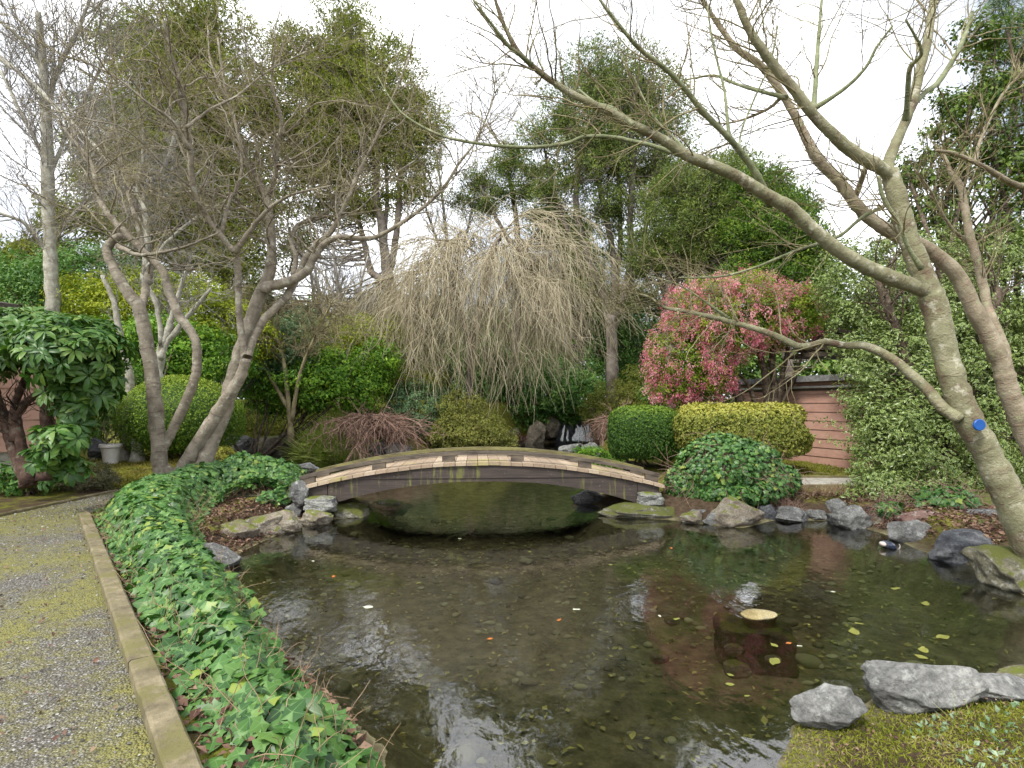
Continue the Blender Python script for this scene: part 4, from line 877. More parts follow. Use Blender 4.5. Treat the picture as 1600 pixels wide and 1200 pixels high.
def litter(name,label,poly,n,L,seed,zo=.01):
    rng=RS(seed); poly=np.array([np.array(q,float) for q in poly]); p=np.stack([rng.uniform(poly[:,0].min(),poly[:,0].max(),n*3),rng.uniform(poly[:,1].min(),poly[:,1].max(),n*3)],-1); p=p[inpoly(p,poly)][:n]
    z=ground_z(p[:,0],p[:,1]); k=z>.0; p=p[k];z=z[k]; C=np.column_stack([p,z+zo+rng.random(len(p))*.03]); mb=MB(); N=rng.normal(size=C.shape)*.45+[0,0,1]; s=rng.uniform(.5,1.3,len(C)); leaves(mb,rng,C,N,rng.normal(size=C.shape),L*s,L*.6*s,T_FOLD); tag(mb.build(name,M_litter),label,'leaf litter',kind='stuff')
litter('path_litter','scattered small brown leaves on the gravel path',[(-6.6,2.0),(-1.3,2.0),kA,(-6.6,9)],500,.035,63,.02)
litter('leaf_litter','brown leaf litter on the soil around the ivy',[kC+[0.05,0],kB+[.05,.08],kA+[.05,0],(-5.2,8.4),(-3.3,9.0),(-3.0,8.4),g2(480,812),g2(430,840),g2(300,905),g2(420,1000),g2(535,1115),(-.3,2.2)],9000,.06,61)
litter('bank_litter','reddish brown needles and leaves between the rocks of the right bank',[g2(1040,800),g2(1300,805),g2(1440,850),g2(1560,880),(6.5,6),(7.5,9.4),(4,9.5),(2.4,9.5)],5000,.06,62)

# left rhododendron with big leaves in whorls
def whorls(mb,rng,blobs,nw,L,W,shell=.4,nper=9,zmin=.3,down=.25):
    wt=np.array([(r[0]*r[1]*r[2])**(2/3) for c,r in blobs]); ib=rng.choice(len(blobs),nw,p=wt/wt.sum()); d=nrm(rng.normal(size=(nw,3))+[0,0,.15])
    c=np.array([b[0] for b in blobs])[ib]; r=np.array([b[1] for b in blobs])[ib]; cen=c+r*d*(1-shell*rng.random((nw,1))**1.4); k=cen[:,2]>zmin; cen=cen[k]; d=d[k]; nw=len(cen)
    axis_=nrm(d+np.array([0,0,.7])+rng.normal(size=d.shape)*.3); X=nrm(np.cross(axis_,rng.normal(size=d.shape))); Yv=np.cross(axis_,X)
    a=(np.arange(nper)/nper*2*np.pi*1.0)[None]+rng.random((nw,1))*6+rng.normal(size=(nw,nper))*.2
    D=np.cos(a)[...,None]*X[:,None]+np.sin(a)[...,None]*Yv[:,None]; D=D+axis_[:,None]*rng.uniform(-.35,.5,(nw,nper,1))+np.array([0,0,-down]); N=axis_[:,None]-D*.2*0+rng.normal(size=D.shape)*.12
    C=cen[:,None]+D*.015; s=np.repeat(rng.uniform(.75,1.2,nw),nper)*rng.uniform(.75,1.15,nw*nper); vc=np.repeat(rng.random(nw)*.5+.25,nper)
    leaves(mb,rng,C.reshape(-1,3),(N+0*D).reshape(-1,3),D.reshape(-1,3),L*s,W*s,T_LONG,varc=vc); return cen
def limbset(t,name,mt,specs,Y,rng,k=9,wob=.08,tw=None,dY=None):
    mb=MB(); g=[]
    for i,sp_ in enumerate(specs):
        y1=Y if dY is None else Y+dY[i]; lr=limb(sp_,Y,y1,5,rng,wob); add_limb(mb,lr,k,rng.random(),rng,.04); g.append(lr)
    if tw: twigs(rng,mb,g,tw)
    mb.build(name,mt,t); return g
Yr=8.0; rng=RS(71)
bp0=P(60,745,Yr+.6); t=thing('rhododendron','large leaved green rhododendron with dark crooked trunks in front of the tan building','shrub',(bp0[0],bp0[1],float(ground_z(bp0[0],bp0[1]))))
B=blobs_px([(30,528,95,46,.2),(110,545,85,55,-.2),(150,580,40,60,.1),(60,516,85,30,.5),(-60,540,90,60,.5),(120,620,45,60,.2)],Yr,.85)
mb=MB(); cen=whorls(mb,rng,B,1200,.18,.056,shell=.55)
B2=blobs_px([(95,685,42,24,-.6),(110,730,28,22,-.3),(70,712,24,18,-.6)],Yr,.9); cen2=whorls(mb,rng,B2,85,.17,.066,shell=.8,down=.35)
mb.build('foliage',M_rhod,t)
M_rtr=bark_mat('rhododendron_bark',(.035,.022,.016),(.085,.05,.038),(.17,.11,.085),scale=7,lichen=(.2,.19,.14))
g=limbset(t,'trunk',M_rtr,[[(45,760,9),(38,720,8),(30,680,7),(28,645,6),(60,615,5),(120,600,5),(160,575,4)],[(48,755,11),(20,700,8),(8,660,7),(-5,620,6),(-20,560,5)],[(70,750,9),(75,700,8),(72,650,9),(70,600,7),(65,560,6),(60,520,4)],[(25,690,7),(22,640,6),(40,590,5),(60,540,3)],[(82,690,5),(100,640,4),(120,590,3)]],Yr+.6,rng,tw=[(70,.3,1.2,8,.18,(25,60),.014,.004),(260,.15,.5,6,.18,(25,60),.006,.003)])

# broadleaf and small-leaf shrubs: (name,label,Y,blobs,nc,per,cr,L,W,mat,tmpl)
shrub('low_shrub','low greyish brown twiggy shrub on the moss beside the gravel path','shrub',9.6,[(125,742,52,26),(165,748,20,18),(95,735,30,22)],420,22,.09,.035,.016,leaf_mat('grey_leaf',[(.07,.06,.035),(.12,.12,.06),(.18,.17,.10),(.24,.20,.14)],.6,.2),T_QUAD,1,nstem=14,sr=.012,stems=(125,765))
shrub('leafy_clump','dark broad leaved clump in the corner below the rhododendron trunks','shrub',9.2,[(25,745,45,20),(70,752,20,10)],80,10,.16,.11,.045,M_laur,T_LONG,2,nstem=3)
shrub('yellow_shrub','small yellowish shrub just right of the left maple stems','shrub',10.9,[(345,722,32,24),(320,715,15,18)],200,24,.09,.035,.018,M_gold,T_QUAD,3,nstem=7,sr=.01)
shrub('lime_shrub','tall yellow green shrub behind the left maple, brightest of the left bank','shrub',17.5,[(215,480,80,50),(290,470,70,40),(150,470,60,45),(340,500,70,45),(400,530,40,35),(240,440,50,20)],1000,34,.34,.10,.045,M_lime,T_QUAD,4,nstem=6,stems=(250,690))
shrub('laurel','dark glossy laurel beneath the pale lone trunk at far left','shrub',19.5,[(130,430,80,50),(60,460,70,60),(180,410,50,30),(10,450,50,60)],700,26,.36,.13,.05,M_laur,T_QUAD,5,nstem=6,stems=(120,690))
shrub('laurel','bright green laurel filling the gap behind the clipped dome','shrub',16.5,[(235,560,75,55),(320,560,80,45),(170,540,50,45),(270,520,70,30)],800,28,.32,.12,.045,M_bright,T_QUAD,6,nstem=6,stems=(260,690))
shrub('camellia','rounded green shrub just right of the rightmost left maple stem','shrub',18.5,[(430,545,60,50),(400,560,40,50),(470,520,40,40)],500,30,.3,.09,.045,M_blue_l,T_QUAD,7,nstem=5,stems=(395,670))
shrub('spreading_shrub','broad bright green spreading shrub left of the weeping dwarf maple','shrub',19.2,[(480,600,95,42),(425,610,45,45),(560,605,50,42),(520,575,50,30),(590,560,40,30)],1000,30,.3,.12,.05,M_bright,T_QUAD,8,nstem=7,stems=(395,668),sr=.06)
shrub('yellow_green_shrub','loose yellow green shrub between the bare trees and the weeping tree','shrub',20.5,[(520,535,60,40),(565,520,40,30),(610,540,45,50)],520,30,.3,.09,.04,M_lime,T_QUAD,9,nstem=5)
shrub('pale_shrub','yellow tinged shrub over the top of the blue green shrub','shrub',20.8,[(650,592,50,26),(610,600,30,25)],300,28,.24,.08,.035,M_lime,T_QUAD,10,nstem=4)
shrub('blue_green_shrub','dense blue green small leaved shrub left of the golden azalea','shrub',19.7,[(652,640,50,50),(625,640,30,45),(690,650,25,45)],800,34,.17,.055,.03,M_blue_l,T_QUAD,11,nstem=5)
shrub('golden_azalea','golden green azalea mound behind the crown of the bridge','shrub',19.2,[(735,672,58,34),(722,642,40,32),(770,685,40,22),(700,680,35,28)],900,30,.2,.08,.028,M_amber,T_QUAD,12,nstem=6)
shrub('rhododendron_bank','dark large leaved rhododendron hanging over the small waterfall','shrub',26.5,[(775,600,50,50),(840,605,70,55),(900,620,50,45),(815,640,55,30),(750,560,40,40)],950,24,.4,.2,.07,M_laur,T_QUAD,13,nstem=7,stems=(820,665))
shrub('olive_shrub','olive green shrub between the waterfall and the pink flowered shrub','shrub',24,[(965,625,50,35),(990,600,30,30),(940,640,35,28),(1010,640,30,30)],600,28,.26,.07,.035,M_olive,T_QUAD,14,nstem=5)
shrub('tall_evergreen','tall dark evergreen shrub behind the forked pine trunk','shrub',28.5,[(985,540,45,65),(960,500,40,40),(1010,580,40,50),(940,570,35,50)],800,26,.42,.13,.06,M_laur,T_QUAD,15,nstem=5)
shrub('background_evergreen','dark evergreen shrub behind the weeping tree, right of the bare grove','shrub',29,[(650,560,60,60),(720,560,60,60),(790,540,60,60),(860,560,50,50)],800,26,.5,.15,.07,M_dark_l,T_QUAD,16,nstem=6)
shrub('dark_shrub','dark leafy shrub in the shade behind the white pot','shrub',15.3,[(150,640,45,55),(110,620,40,60),(190,620,25,50)],420,26,.22,.09,.04,M_dark_l,T_QUAD,20,nstem=4)
shrub('fern_ground_cover','bright green ground cover tumbling over stones right behind the bridge','shrub',14.2,[(930,712,26,15),(965,722,35,16),(1005,735,40,14),(1025,748,25,12),(910,706,16,9)],420,18,.12,.07,.025,M_bright,T_FOLD,17,nstem=6,sr=.01)
shrub('green_shrub','green shrub under the pink flowered shrub, behind the dark hedge','shrub',13.9,[(1060,640,50,40),(1110,640,50,35),(1030,620,30,30)],400,26,.22,.07,.03,M_yew,T_QUAD,18,nstem=4)
shrub('berry_plant','small dark red leaved plant at the foot of the tall tan boulder','plant',22.8,[(813,684,10,8)],40,14,.08,.05,.03,leaf_mat('red_leaf',[(.06,.015,.015),(.14,.03,.03),(.2,.06,.04)],.5,.2),T_QUAD,19,nstem=3,sr=.01)

# variegated holly
hb=[(1400,600,80,110,.4),(1460,700,100,95,-.2),(1395,700,62,75,-.1),(1480,560,120,120,.9),(1560,660,110,140,.2),(1345,440,70,75,1.6),(1440,450,110,90,1.4),(1570,480,110,120,1.2),(1360,760,42,30,-.6),(1430,770,60,30,-.8),(1640,600,80,200,.6),(1385,785,65,20,-1.1),(1440,795,50,16,-1.2),(1362,640,38,60,.6),(1330,520,40,50,1.2)]
rng=RS(81); B=blobs_px(hb,9.9,.8); base=P(1450,790,10.0); t=thing('variegated_holly','huge cream edged variegated holly filling the right side behind the leaning trees','shrub',(base[0],base[1],float(ground_z(base[0],base[1]))))
mb=MB(); cen=foliage(mb,rng,B,4200,26,.17,.072,.036,T_FOLD,shell=.35,flat=.8,droop=.1,zmin=.3)
for (px,py,tx,ty) in [(1330,672,1278,655),(1330,690,1285,690),(1345,640,1300,610),(1360,740,1320,735),(1340,560,1300,575)]:
    a=P(px,py,9.6); e=P(tx,ty,9.3); q=np.linspace(0,1,46)[:,None]; C=a*(1-q)+e*q+rng.normal(size=(46,3))*.05; leaves(mb,rng,C,rng.normal(size=C.shape)+[0,-.3,.8],rng.normal(size=C.shape)*.7+nrm(e-a),.062,.032,T_FOLD)
mb.build('foliage',M_holly,t)
limbset(t,'trunk',M_stem,[[(1450,800,16),(1445,720,14),(1430,620,12),(1400,520,8),(1370,430,5)],[(1460,800,14),(1490,700,12),(1530,580,9),(1560,450,6)],[(1470,800,12),(1540,720,9),(1600,620,7)]],10.2,rng,tw=[(120,.5,1.4,8,.15,(25,65),.02,.006),(400,.3,.8,6,.15,(25,65),.008,.004)])

# evergreen with open crown above the holly, dark conifer at far right
rng=RS(82)
shrub('open_evergreen','broad leaved evergreen with open crown rising above the variegated holly','tree',12.0,[(1440,330,70,60),(1500,250,70,70),(1540,150,60,60),(1480,180,45,45),(1590,240,60,100),(1420,270,45,35),(1560,370,80,70),(1540,60,55,40)],560,24,.24,.10,.055,leaf_mat('open_evergreen_leaf',[(.03,.06,.015),(.07,.12,.02),(.12,.18,.03),(.2,.24,.05)],.4,.2),T_FOLD,82,nstem=9,stems=(1500,760),sr=.09,shell=.8)
shrub('dark_conifer','dark long needled conifer at the top right edge','tree',14.5,[(1590,120,60,60),(1610,230,70,60),(1585,60,60,30),(1600,330,60,60),(1640,430,60,80),(1590,0,50,50)],330,80,.30,.20,.012,leaf_mat('long_needle',[(.02,.05,.012),(.045,.10,.018),(.08,.15,.03),(.13,.19,.04)],.5,.2),T_QUAD,83,nstem=6,stems=(1620,760),sr=.10,flat=.7)

# pieris with pink flowers
Yp=12.6; rng=RS(91); base=P(1205,650,Yp); t=thing('pink_pieris','big rounded shrub covered with hanging pink flower clusters in front of the shed','shrub',(base[0],base[1],float(ground_z(base[0],base[1]))))
pbl=[(1138,500,95,62,0),(1065,560,58,62,-.2),(1090,490,55,55,0),(1160,460,70,38,0),(1228,490,62,45,.2),(1195,518,75,30,.3),(1100,580,50,45,-.2),(1050,600,40,30,-.2),(1245,480,42,40,.2)]
B=blobs_px(pbl,Yp,.8); mb=MB(); whz=[]
cen=foliage(mb,rng,B,2500,18,.12,.075,.028,T_FOLD,shell=.42,flat=.7,droop=-.1,zmin=1.0); mb.build('foliage',leaf_mat('pieris_leaf',[(.07,.14,.02),(.16,.25,.03),(.28,.34,.04),(.40,.42,.08)],.5,.4),t)
d=nrm(rng.normal(size=(2600,3))+[0,-.25,0]); ib=rng.choice(len(B),2600,p=(lambda w_:w_/w_.sum())(np.array([(r[0]*r[1]*r[2])**(2/3) for c,r in B]))); cc=np.array([b[0] for b in B])[ib]+np.array([b[1] for b in B])[ib]*d*(1.08-.22*rng.random((2600,1)))
pxs=800+cc[:,0]/cc[:,1]*F; keep=rng.random(2600)<np.clip(1.05-(pxs-1130)/140*.75,.13,1)*.58
for b in B: keep&=~((((cc-b[0])/(b[1]*.8))**2).sum(-1)<1)
cc=cc[keep]; k=len(cc)
fl_=np.repeat(cc,34,0); off=rng.normal(size=fl_.shape)*[.048,.048,.06]+[0,0,-.03]; q=fl_+off; mb=MB(); leaves(mb,rng,q,rng.normal(size=q.shape)+[0,-.3,.3],rng.normal(size=q.shape)*.5+[0,0,-1],.05,.022,T_FOLD,varc=np.repeat(rng.uniform(.15,.85,k),34)); mb.build('flowers',M_pink,t); print('pieris fl',k)
limbset(t,'trunk',M_stem,[[(1200,640,6),(1198,600,6),(1192,570,5),(1180,530,4),(1160,490,3)],[(1208,640,6),(1210,600,5),(1206,560,5),(1215,510,3)],[(1212,640,6),(1222,590,4),(1230,550,3),(1240,500,2)],[(1215,640,3),(1235,605,2.5),(1252,560,2)],[(1160,640,5),(1150,600,5),(1140,575,4),(1110,540,3)],[(1163,640,4),(1135,600,3),(1100,580,2.5),(1070,560,2)],[(1185,640,4),(1168,600,3),(1150,580,2)]],Yp+.1,rng,tw=[(90,.3,1.0,7,.15,(25,60),.012,.004)])

# grass tuft, moss and small ground plants
M_grass=leaf_mat('grass_blade',[(.16,.25,.03),(.30,.40,.06),(.44,.52,.11),(.58,.58,.25)],.5,.3)
def tuft(name,label,cat,pts,Y,n,L,seed,mt=M_grass,r=.006,up=.9,sp=.5,kind=None,group=None):
    rng=RS(seed); c=np.array([P(x,y,Y) for x,y in pts]); k=rng.integers(0,len(c),n); S=c[k]+rng.normal(size=(n,3))*np.array([.18,.2,0])*L/.6; S[:,2]=ground_z(S[:,0],S[:,1])-.01
    ok=S[:,2]>-.15; S=S[ok]; n=len(S); D=rng.normal(size=(n,3))*sp+[0,0,up]; Pt,R=grow(rng,S,D,rng.uniform(.5,1,n)*L,6,.08,(0,0,-.13),np.full(n,r)); R[:,-1]*=.2; mb=MB(); tubes(mb,Pt,R,3,rng=rng,cap=False); o=mb.build(name,mt); return tag(o,label,cat,kind=kind,group=group)
tuft('grass_tuft','arching pale green grass clump at the water left of the weeping dwarf maple','grass clump',[(455,716),(475,712),(500,712),(520,715),(540,714)],18.2,3200,1.2,101,r=.016)
tuft('iris_clump','upright bladed green clump behind the arching grass','grass clump',[(505,690),(520,686)],19.6,160,1.3,102,r=.02,sp=.28)
tuft('grass_tuft','short wispy grass on the mossy bank at the far left of the upper pond edge','grass clump',[(440,700),(425,705)],19.5,300,.6,103,r=.01)
tuft('grass_sprout','few thin green blades growing on the big foreground rock','grass clump',[(1488,1055),(1492,1058)],3.05,9,.16,104,r=.0022,sp=.25)
tuft('dry_grass','tan dry grass by the right end of the walkway edging','grass clump',[(1230,775),(1260,765),(1285,765),(1310,770)],9.3,420,.25,105,mt=M_vine,r=.004)
tuft('dry_grass','dry brown stalks under the right side of the ivy mound','grass clump',[(1215,780),(1235,785),(1225,775)],8.9,260,.3,106,mt=M_brown_tw,r=.005)
# foreground moss bank at bottom right
def carpet(name,label,poly,n,L,W,mt,seed,tmpl=T_QUAD,up=.7,cat='moss'):
    rng=RS(seed); poly=np.array([np.array(q,float) for q in poly]); p=np.stack([rng.uniform(poly[:,0].min(),poly[:,0].max(),n*4),rng.uniform(poly[:,1].min(),poly[:,1].max(),n*4)],-1); p=p[inpoly(p,poly)][:n]
    z=ground_z(p[:,0],p[:,1]); k=z>.01; p=p[k];z=z[k]; C=np.column_stack([p,z]); mb=MB(); D=rng.normal(size=C.shape)*[1,1,.4]+[0,0,up]; s=rng.uniform(.5,1.4,len(C)); cl=np.clip(.5+.5*wob(p[:,0]*4,p[:,1]*4),0,1)
    leaves(mb,rng,C,rng.normal(size=C.shape)+[0,0,.3],D,L*s,W*s,tmpl,varc=cl,varw=1.5); o=mb.build(name,mt); return tag(o,label,cat,kind='stuff')
M_mossy=leaf_mat('moss_blades',[(.09,.11,.012),(.18,.20,.02),(.28,.28,.04),(.36,.30,.15)],.8,.3)
carpet('moss','yellow green moss and short grass on the near bank behind the foreground rocks',[(1.0,1.4),(1.15,2.85),g2(1235,1130),g2(1350,1110),g2(1450,1080),g2(1600,1075),(4,3.3),(4.5,1.4)],60000,.024,.006,M_mossy,111)
carpet('succulents','small pale green rosettes dotted in the near moss',[(2.0,2.5),(1.95,3.0),(3.2,3.2),(3.2,2.4)],500,.035,.02,leaf_mat('succulent',[(.14,.22,.12),(.24,.34,.22),(.34,.42,.30)],.5,.2),112,T_FOLD,.4,'ground plants')
litter('twig_litter','dry reddish twigs and leaves in the near moss',[(1.3,1.8),(1.4,2.9),(2.2,3.1),(3.6,3.2),(3.6,1.8)],900,.018,113,.02)
carpet('moss_lawn','yellow green moss lawn between the walkway and the shed',[(4,10.85),(9,10.85),(9,14),(4,14)],16000,.05,.012,M_mossy,114)
carpet('moss_lawn','olive moss lawn around the white pot left of the maple',[(-10,9.9),(-6.6,9.7),(-6,10.6),(-4.6,10.8),(-7,14.2),(-10,15)],26000,.05,.012,leaf_mat('olive_moss',[(.07,.07,.012),(.15,.14,.02),(.25,.22,.035),(.30,.22,.08)],.8,.2),115)
carpet('mossy_slope','dark green mossy slope across the upper pond under the spreading shrub',[(-12,20.3),(-7,20.3),(-6,19.2),(-5,20),(-4,24),(-12,25)],16000,.12,.03,leaf_mat('slope_moss',[(.03,.05,.01),(.07,.09,.015),(.13,.15,.02),(.2,.2,.04)],.8,.2),116)
# ------------------------------------------------------------------ trees
M_maple=bark_mat('maple_bark',(.17,.145,.11),(.28,.245,.19),(.41,.36,.29),ring=.7,ringcol=(.12,.09,.075),scale=5,rfreq=24,lichen=(.42,.42,.34))
M_mapletw=bark_mat('maple_twig',(.16,.12,.075),(.28,.24,.14),(.42,.38,.22),scale=4,lichen=(.28,.27,.09))
M_green=bark_mat('leaning_bark',(.17,.12,.08),(.25,.25,.145),(.36,.34,.23),ring=.4,ringcol=(.15,.10,.07),scale=4.5,rfreq=12,lichen=(.52,.50,.40))
M_green2=bark_mat('leaning_bark_smooth',(.15,.17,.09),(.23,.26,.14),(.30,.31,.19),ring=.4,ringcol=(.12,.10,.06),scale=4.5,rfreq=13,lichen=(.36,.36,.25))
M_lich=bark_mat('lichen_bark',(.20,.19,.15),(.34,.33,.27),(.48,.47,.40),scale=5,lichen=(.5,.5,.42))
M_grey=bark_mat('pine_bark',(.10,.08,.065),(.19,.16,.14),(.30,.26,.23),scale=3,lichen=(.2,.2,.12))
M_weep=bark_mat('weeping_twig',(.26,.22,.14),(.42,.37,.25),(.58,.52,.38),scale=2)
M_greytw=bark_mat('grey_twig',(.22,.20,.18),(.32,.30,.27),(.42,.40,.37),scale=3)

rng=RS(201); Ym=9.5
bp1=P(285,750,Ym); t=thing('multi_stem_maple','bare multi stemmed maple with ringed grey brown bark rising from the ivy bed','tree',(bp1[0],bp1[1],float(ground_z(bp1[0],bp1[1]))))
A=[(258,790,14),(252,740,13),(245,665,12.5),(238,595,12),(227,525,11.5),(217,483,11),(196,451,9.5),(178,420,8.5),(168,392,8),(174,378,7),(188,368,6)]
Bm=[(275,775,11),(268,745,10),(252,722,9),(255,700,8.5),(268,675,8.5),(297,612,8),(308,570,8),(304,528,7.5),(280,493,8),(264,455,7.5),(254,424,7),(227,396,6.5),(196,364,6.5),(168,333,5.5),(154,305,4.5),(143,256,3.5),(120,225,2.5),(90,190,1.5)]
Cm=[(308,790,17),(312,750,16),(327,700,14),(350,644,13),(366,584,13),(385,525,13),(402,472,12),(420,430,10),(424,400,8.5),(423,361,8),(417,312,7),(404,284,5.5),(385,250,4),(370,200,3),(352,140,2.5),(340,60,1.6)]
Dm=[(272,775,12),(280,742,12),(300,708,12),(330,660,12),(352,626,11),(375,590,10),(385,560,8.5)]
D1=[(385,562,7),(379,535,6.5),(373,472,6),(371,410,6),(366,392,6)]
D1a=[(366,394,5),(350,375,4.5),(315,326,4),(301,287,4.2),(297,235,4.2),(290,193,4),(280,130,3.5),(266,77,3),(255,30,2)]
D1b=[(367,394,4.5),(385,368,4),(413,333,3),(440,312,2.5),(470,300,1.8),(520,290,1.2)]
D1c=[(345,370,3),(360,310,2.5),(368,300,2.5),(378,256,2.5),(365,180,2),(330,100,1.5),(325,40,1)]
D2=[(386,560,7),(390,545,6.5),(413,500,6),(448,462,6),(467,427,5.5),(490,385,5),(518,361,4.5),(546,305,3.2),(560,270,3),(585,220,2),(610,160,1.5),(640,90,1)]
C2=[(412,450,9),(425,446,9),(448,441,8.5),(479,424,8),(494,396,6.5),(523,372,5.5),(572,373,4.5),(601,364,4),(650,333,3.3),(689,298,2.8),(717,256,2.2),(745,217,1.8),(769,158,1.2),(775,110,.8)]
C3=[(459,432,3.5),(462,400,4),(455,375,3.5),(468,350,3),(500,340,2.5),(540,300,2),(600,280,1.5),(650,250,1)]
C4=[(416,312,4.5),(430,275,3.5),(432,230,3),(440,190,2.5),(425,130,2),(430,70,1.2)]
C5=[(423,350,3),(390,330,2.4),(330,300,1.8),(260,300,1.3),(190,270,1)]
A2=[(220,487,6),(226,460,6),(232,430,5.5),(245,395,4)]
A3=[(185,385,3.5),(215,398,3),(250,395,2.5),(290,385,2),(340,365,1.5)]
B4=[(227,396,2.5),(200,300,3),(212,330,2),(190,250,2),(175,160,1.6),(160,90,1)]
D4=[(297,235,2.5),(270,190,2.2),(230,160,1.8),(180,120,1.4),(120,90,1)]
D5=[(290,200,2.5),(330,170,2),(370,150,1.7),(420,110,1.3),(480,80,1)]
main=[(A,0),(Bm,.3),(Cm,.5),(Dm,-.1),(D1,-.4),(C2,.2)]; mb=MB(); g=[]
for s_,dy in main:
    s_=[(a_,b_,c_*.86) for a_,b_,c_ in s_]; lr=limb(s_,Ym,Ym+dy,6,rng,.05); add_limb(mb,lr,14,rng.random(),rng,.035); g.append(lr)
mb.build('trunk',M_maple,t)
mb=MB()
for s_,d0,d1 in [(D1a,-.4,-1.3),(D1b,-.4,-.9),(D1c,-.4,.6),(D2,-.1,.9),(C3,.2,1.4),(C4,.4,-.5),(C5,.4,-.9),(A2,0,.8),(A3,0,-.7),(B4,.3,1.0),(D4,-1.2,-2.0),(D5,-1.2,-.2)]:
    lr=limb(s_,Ym+d0,Ym+d1,6,rng,.12); add_limb(mb,lr,8,rng.random(),rng,.05); g.append(lr)
def upper(g,zc): 
    out=[]
    for pp,rr in g:
        k=pp[:,2]>zc
        if k.sum()>3:
            i=np.argmax(k); out.append((pp[i:],rr[i:]))
    return out
gu=upper(g,CAMZ+(HZ-440)/F*Ym)
S,D,pr=spawn(rng,[q[0][None] for q in gu],[q[1][None] for q in gu],300,(30,75)); D=D+np.array([0,0,.15]); Pt,R=grow(rng,S,D,rng.uniform(.5,2.0,300),14,.2,(0,0,.02),np.clip(pr*.5,.007,.018)); tubes(mb,Pt,R,5,rng=rng,cap=False)
mb.build('limbs',M_maple,t)
mb=MB()
S,D,pr=spawn(rng,[Pt]+[q[0][None] for q in gu],[R]+[q[1][None] for q in gu],2000,(25,70)); P2,R2=grow(rng,S,D,rng.uniform(.25,.95,2000),9,.22,(0,0,.02),np.full(2000,.0048)); tubes(mb,P2,R2,4,rng=rng,cap=False)
S,D,pr=spawn(rng,[P2],[R2],8500,(25,65)); P3,R3=grow(rng,S,D,rng.uniform(.08,.36,8500),6,.22,(0,0,.03),np.full(8500,.0027)); tubes(mb,P3,R3,3,rng=rng,cap=False)
mb.build('twigs',M_mapletw,t)

# leaning tree at right, two trunks
rng=RS(202); Y1=5.4; b1=P(1640,930,Y1); t=thing('leaning_maple','leaning bare tree with green grey ringed bark and long limbs reaching left over the pond','tree',(b1[0],b1[1],float(ground_z(b1[0],b1[1]))))
T1=[(1690,960,34),(1640,900,30),(1597,820,28),(1568,760,25),(1543,710,23),(1515,660,22),(1490,600,21),(1475,540,20),(1460,480,21),(1447,445,19),(1430,400,17),(1413,350,16),(1401,305,15),(1390,268,14)]
LU=[(1388,275,10),(1389,250,10),(1408,205,9),(1426,160,9),(1437,110,8.5),(1449,64,8),(1457,10,7),(1470,-60,5)]
L1=[(1395,280,9),(1375,262,12),(1336,240,12),(1302,211,11),(1271,180,10),(1243,143,9.5),(1212,106,9),(1189,75,8.5),(1165,35,7),(1140,-30,5)]
LB=[(1462,470,13),(1443,453,14),(1398,436,14),(1352,416,13.5),(1313,393,13),(1274,362,13),(1236,327,13),(1197,304,12),(1154,277,11),(1112,258,10.5),(1073,243,10),(1030,215,9),(980,192,8.5),(955,176,8),(902,151,6.5),(857,123,6),(829,100,5),(806,75,4.5),(780,20,3.5),(765,-40,2)]
LW=[(1500,655,9),(1472,636,11),(1448,608,10),(1413,576,9),(1385,555,8.5),(1350,540,8),(1322,540,7),(1290,534,6.5),(1266,540,6.5),(1245,540,6.5),(1210,524,6),(1175,512,5.5),(1140,503,5),(1124,498,5),(1069,486,4),(1038,480,3),(1012,463,2),(969,455,1.2)]
LT=[(1110,258,5),(1085,250,4),(1060,242,3.6),(1020,228,3.4),(990,221,3.2),(955,214,3),(913,214,2.8),(885,224,2.8),(832,230,2.6),(780,228,2.4),(727,221,2.2),(685,210,2),(640,186,1.6),(615,161,1.2),(590,120,.8)]
LV=[(1204,318,7),(1195,302,6),(1185,277,5.5),(1158,238,5),(1135,211,4.8),(1100,176,4.4),(1069,137,4),(1038,106,3.8),(1003,79,3.5),(980,55,3),(930,-10,2)]
mb=MB(); g=[]
for s_,a,b_ in [(T1,0,.1),(LB,.08,-.9),(L1,.1,-.4),(LU,.1,.3),(LW,-.02,1.2)]:
    s_=[(x_,y_,c_*(.88 if s_ is T1 else .80)) for x_,y_,c_ in s_]; lr=limb(s_,Y1+a,Y1+b_,6,rng,.03); add_limb(mb,lr,16,rng.random(),rng,.03); g.append(lr)
mb.build('trunk',M_green,t); 
mb=MB(); g2_=[]
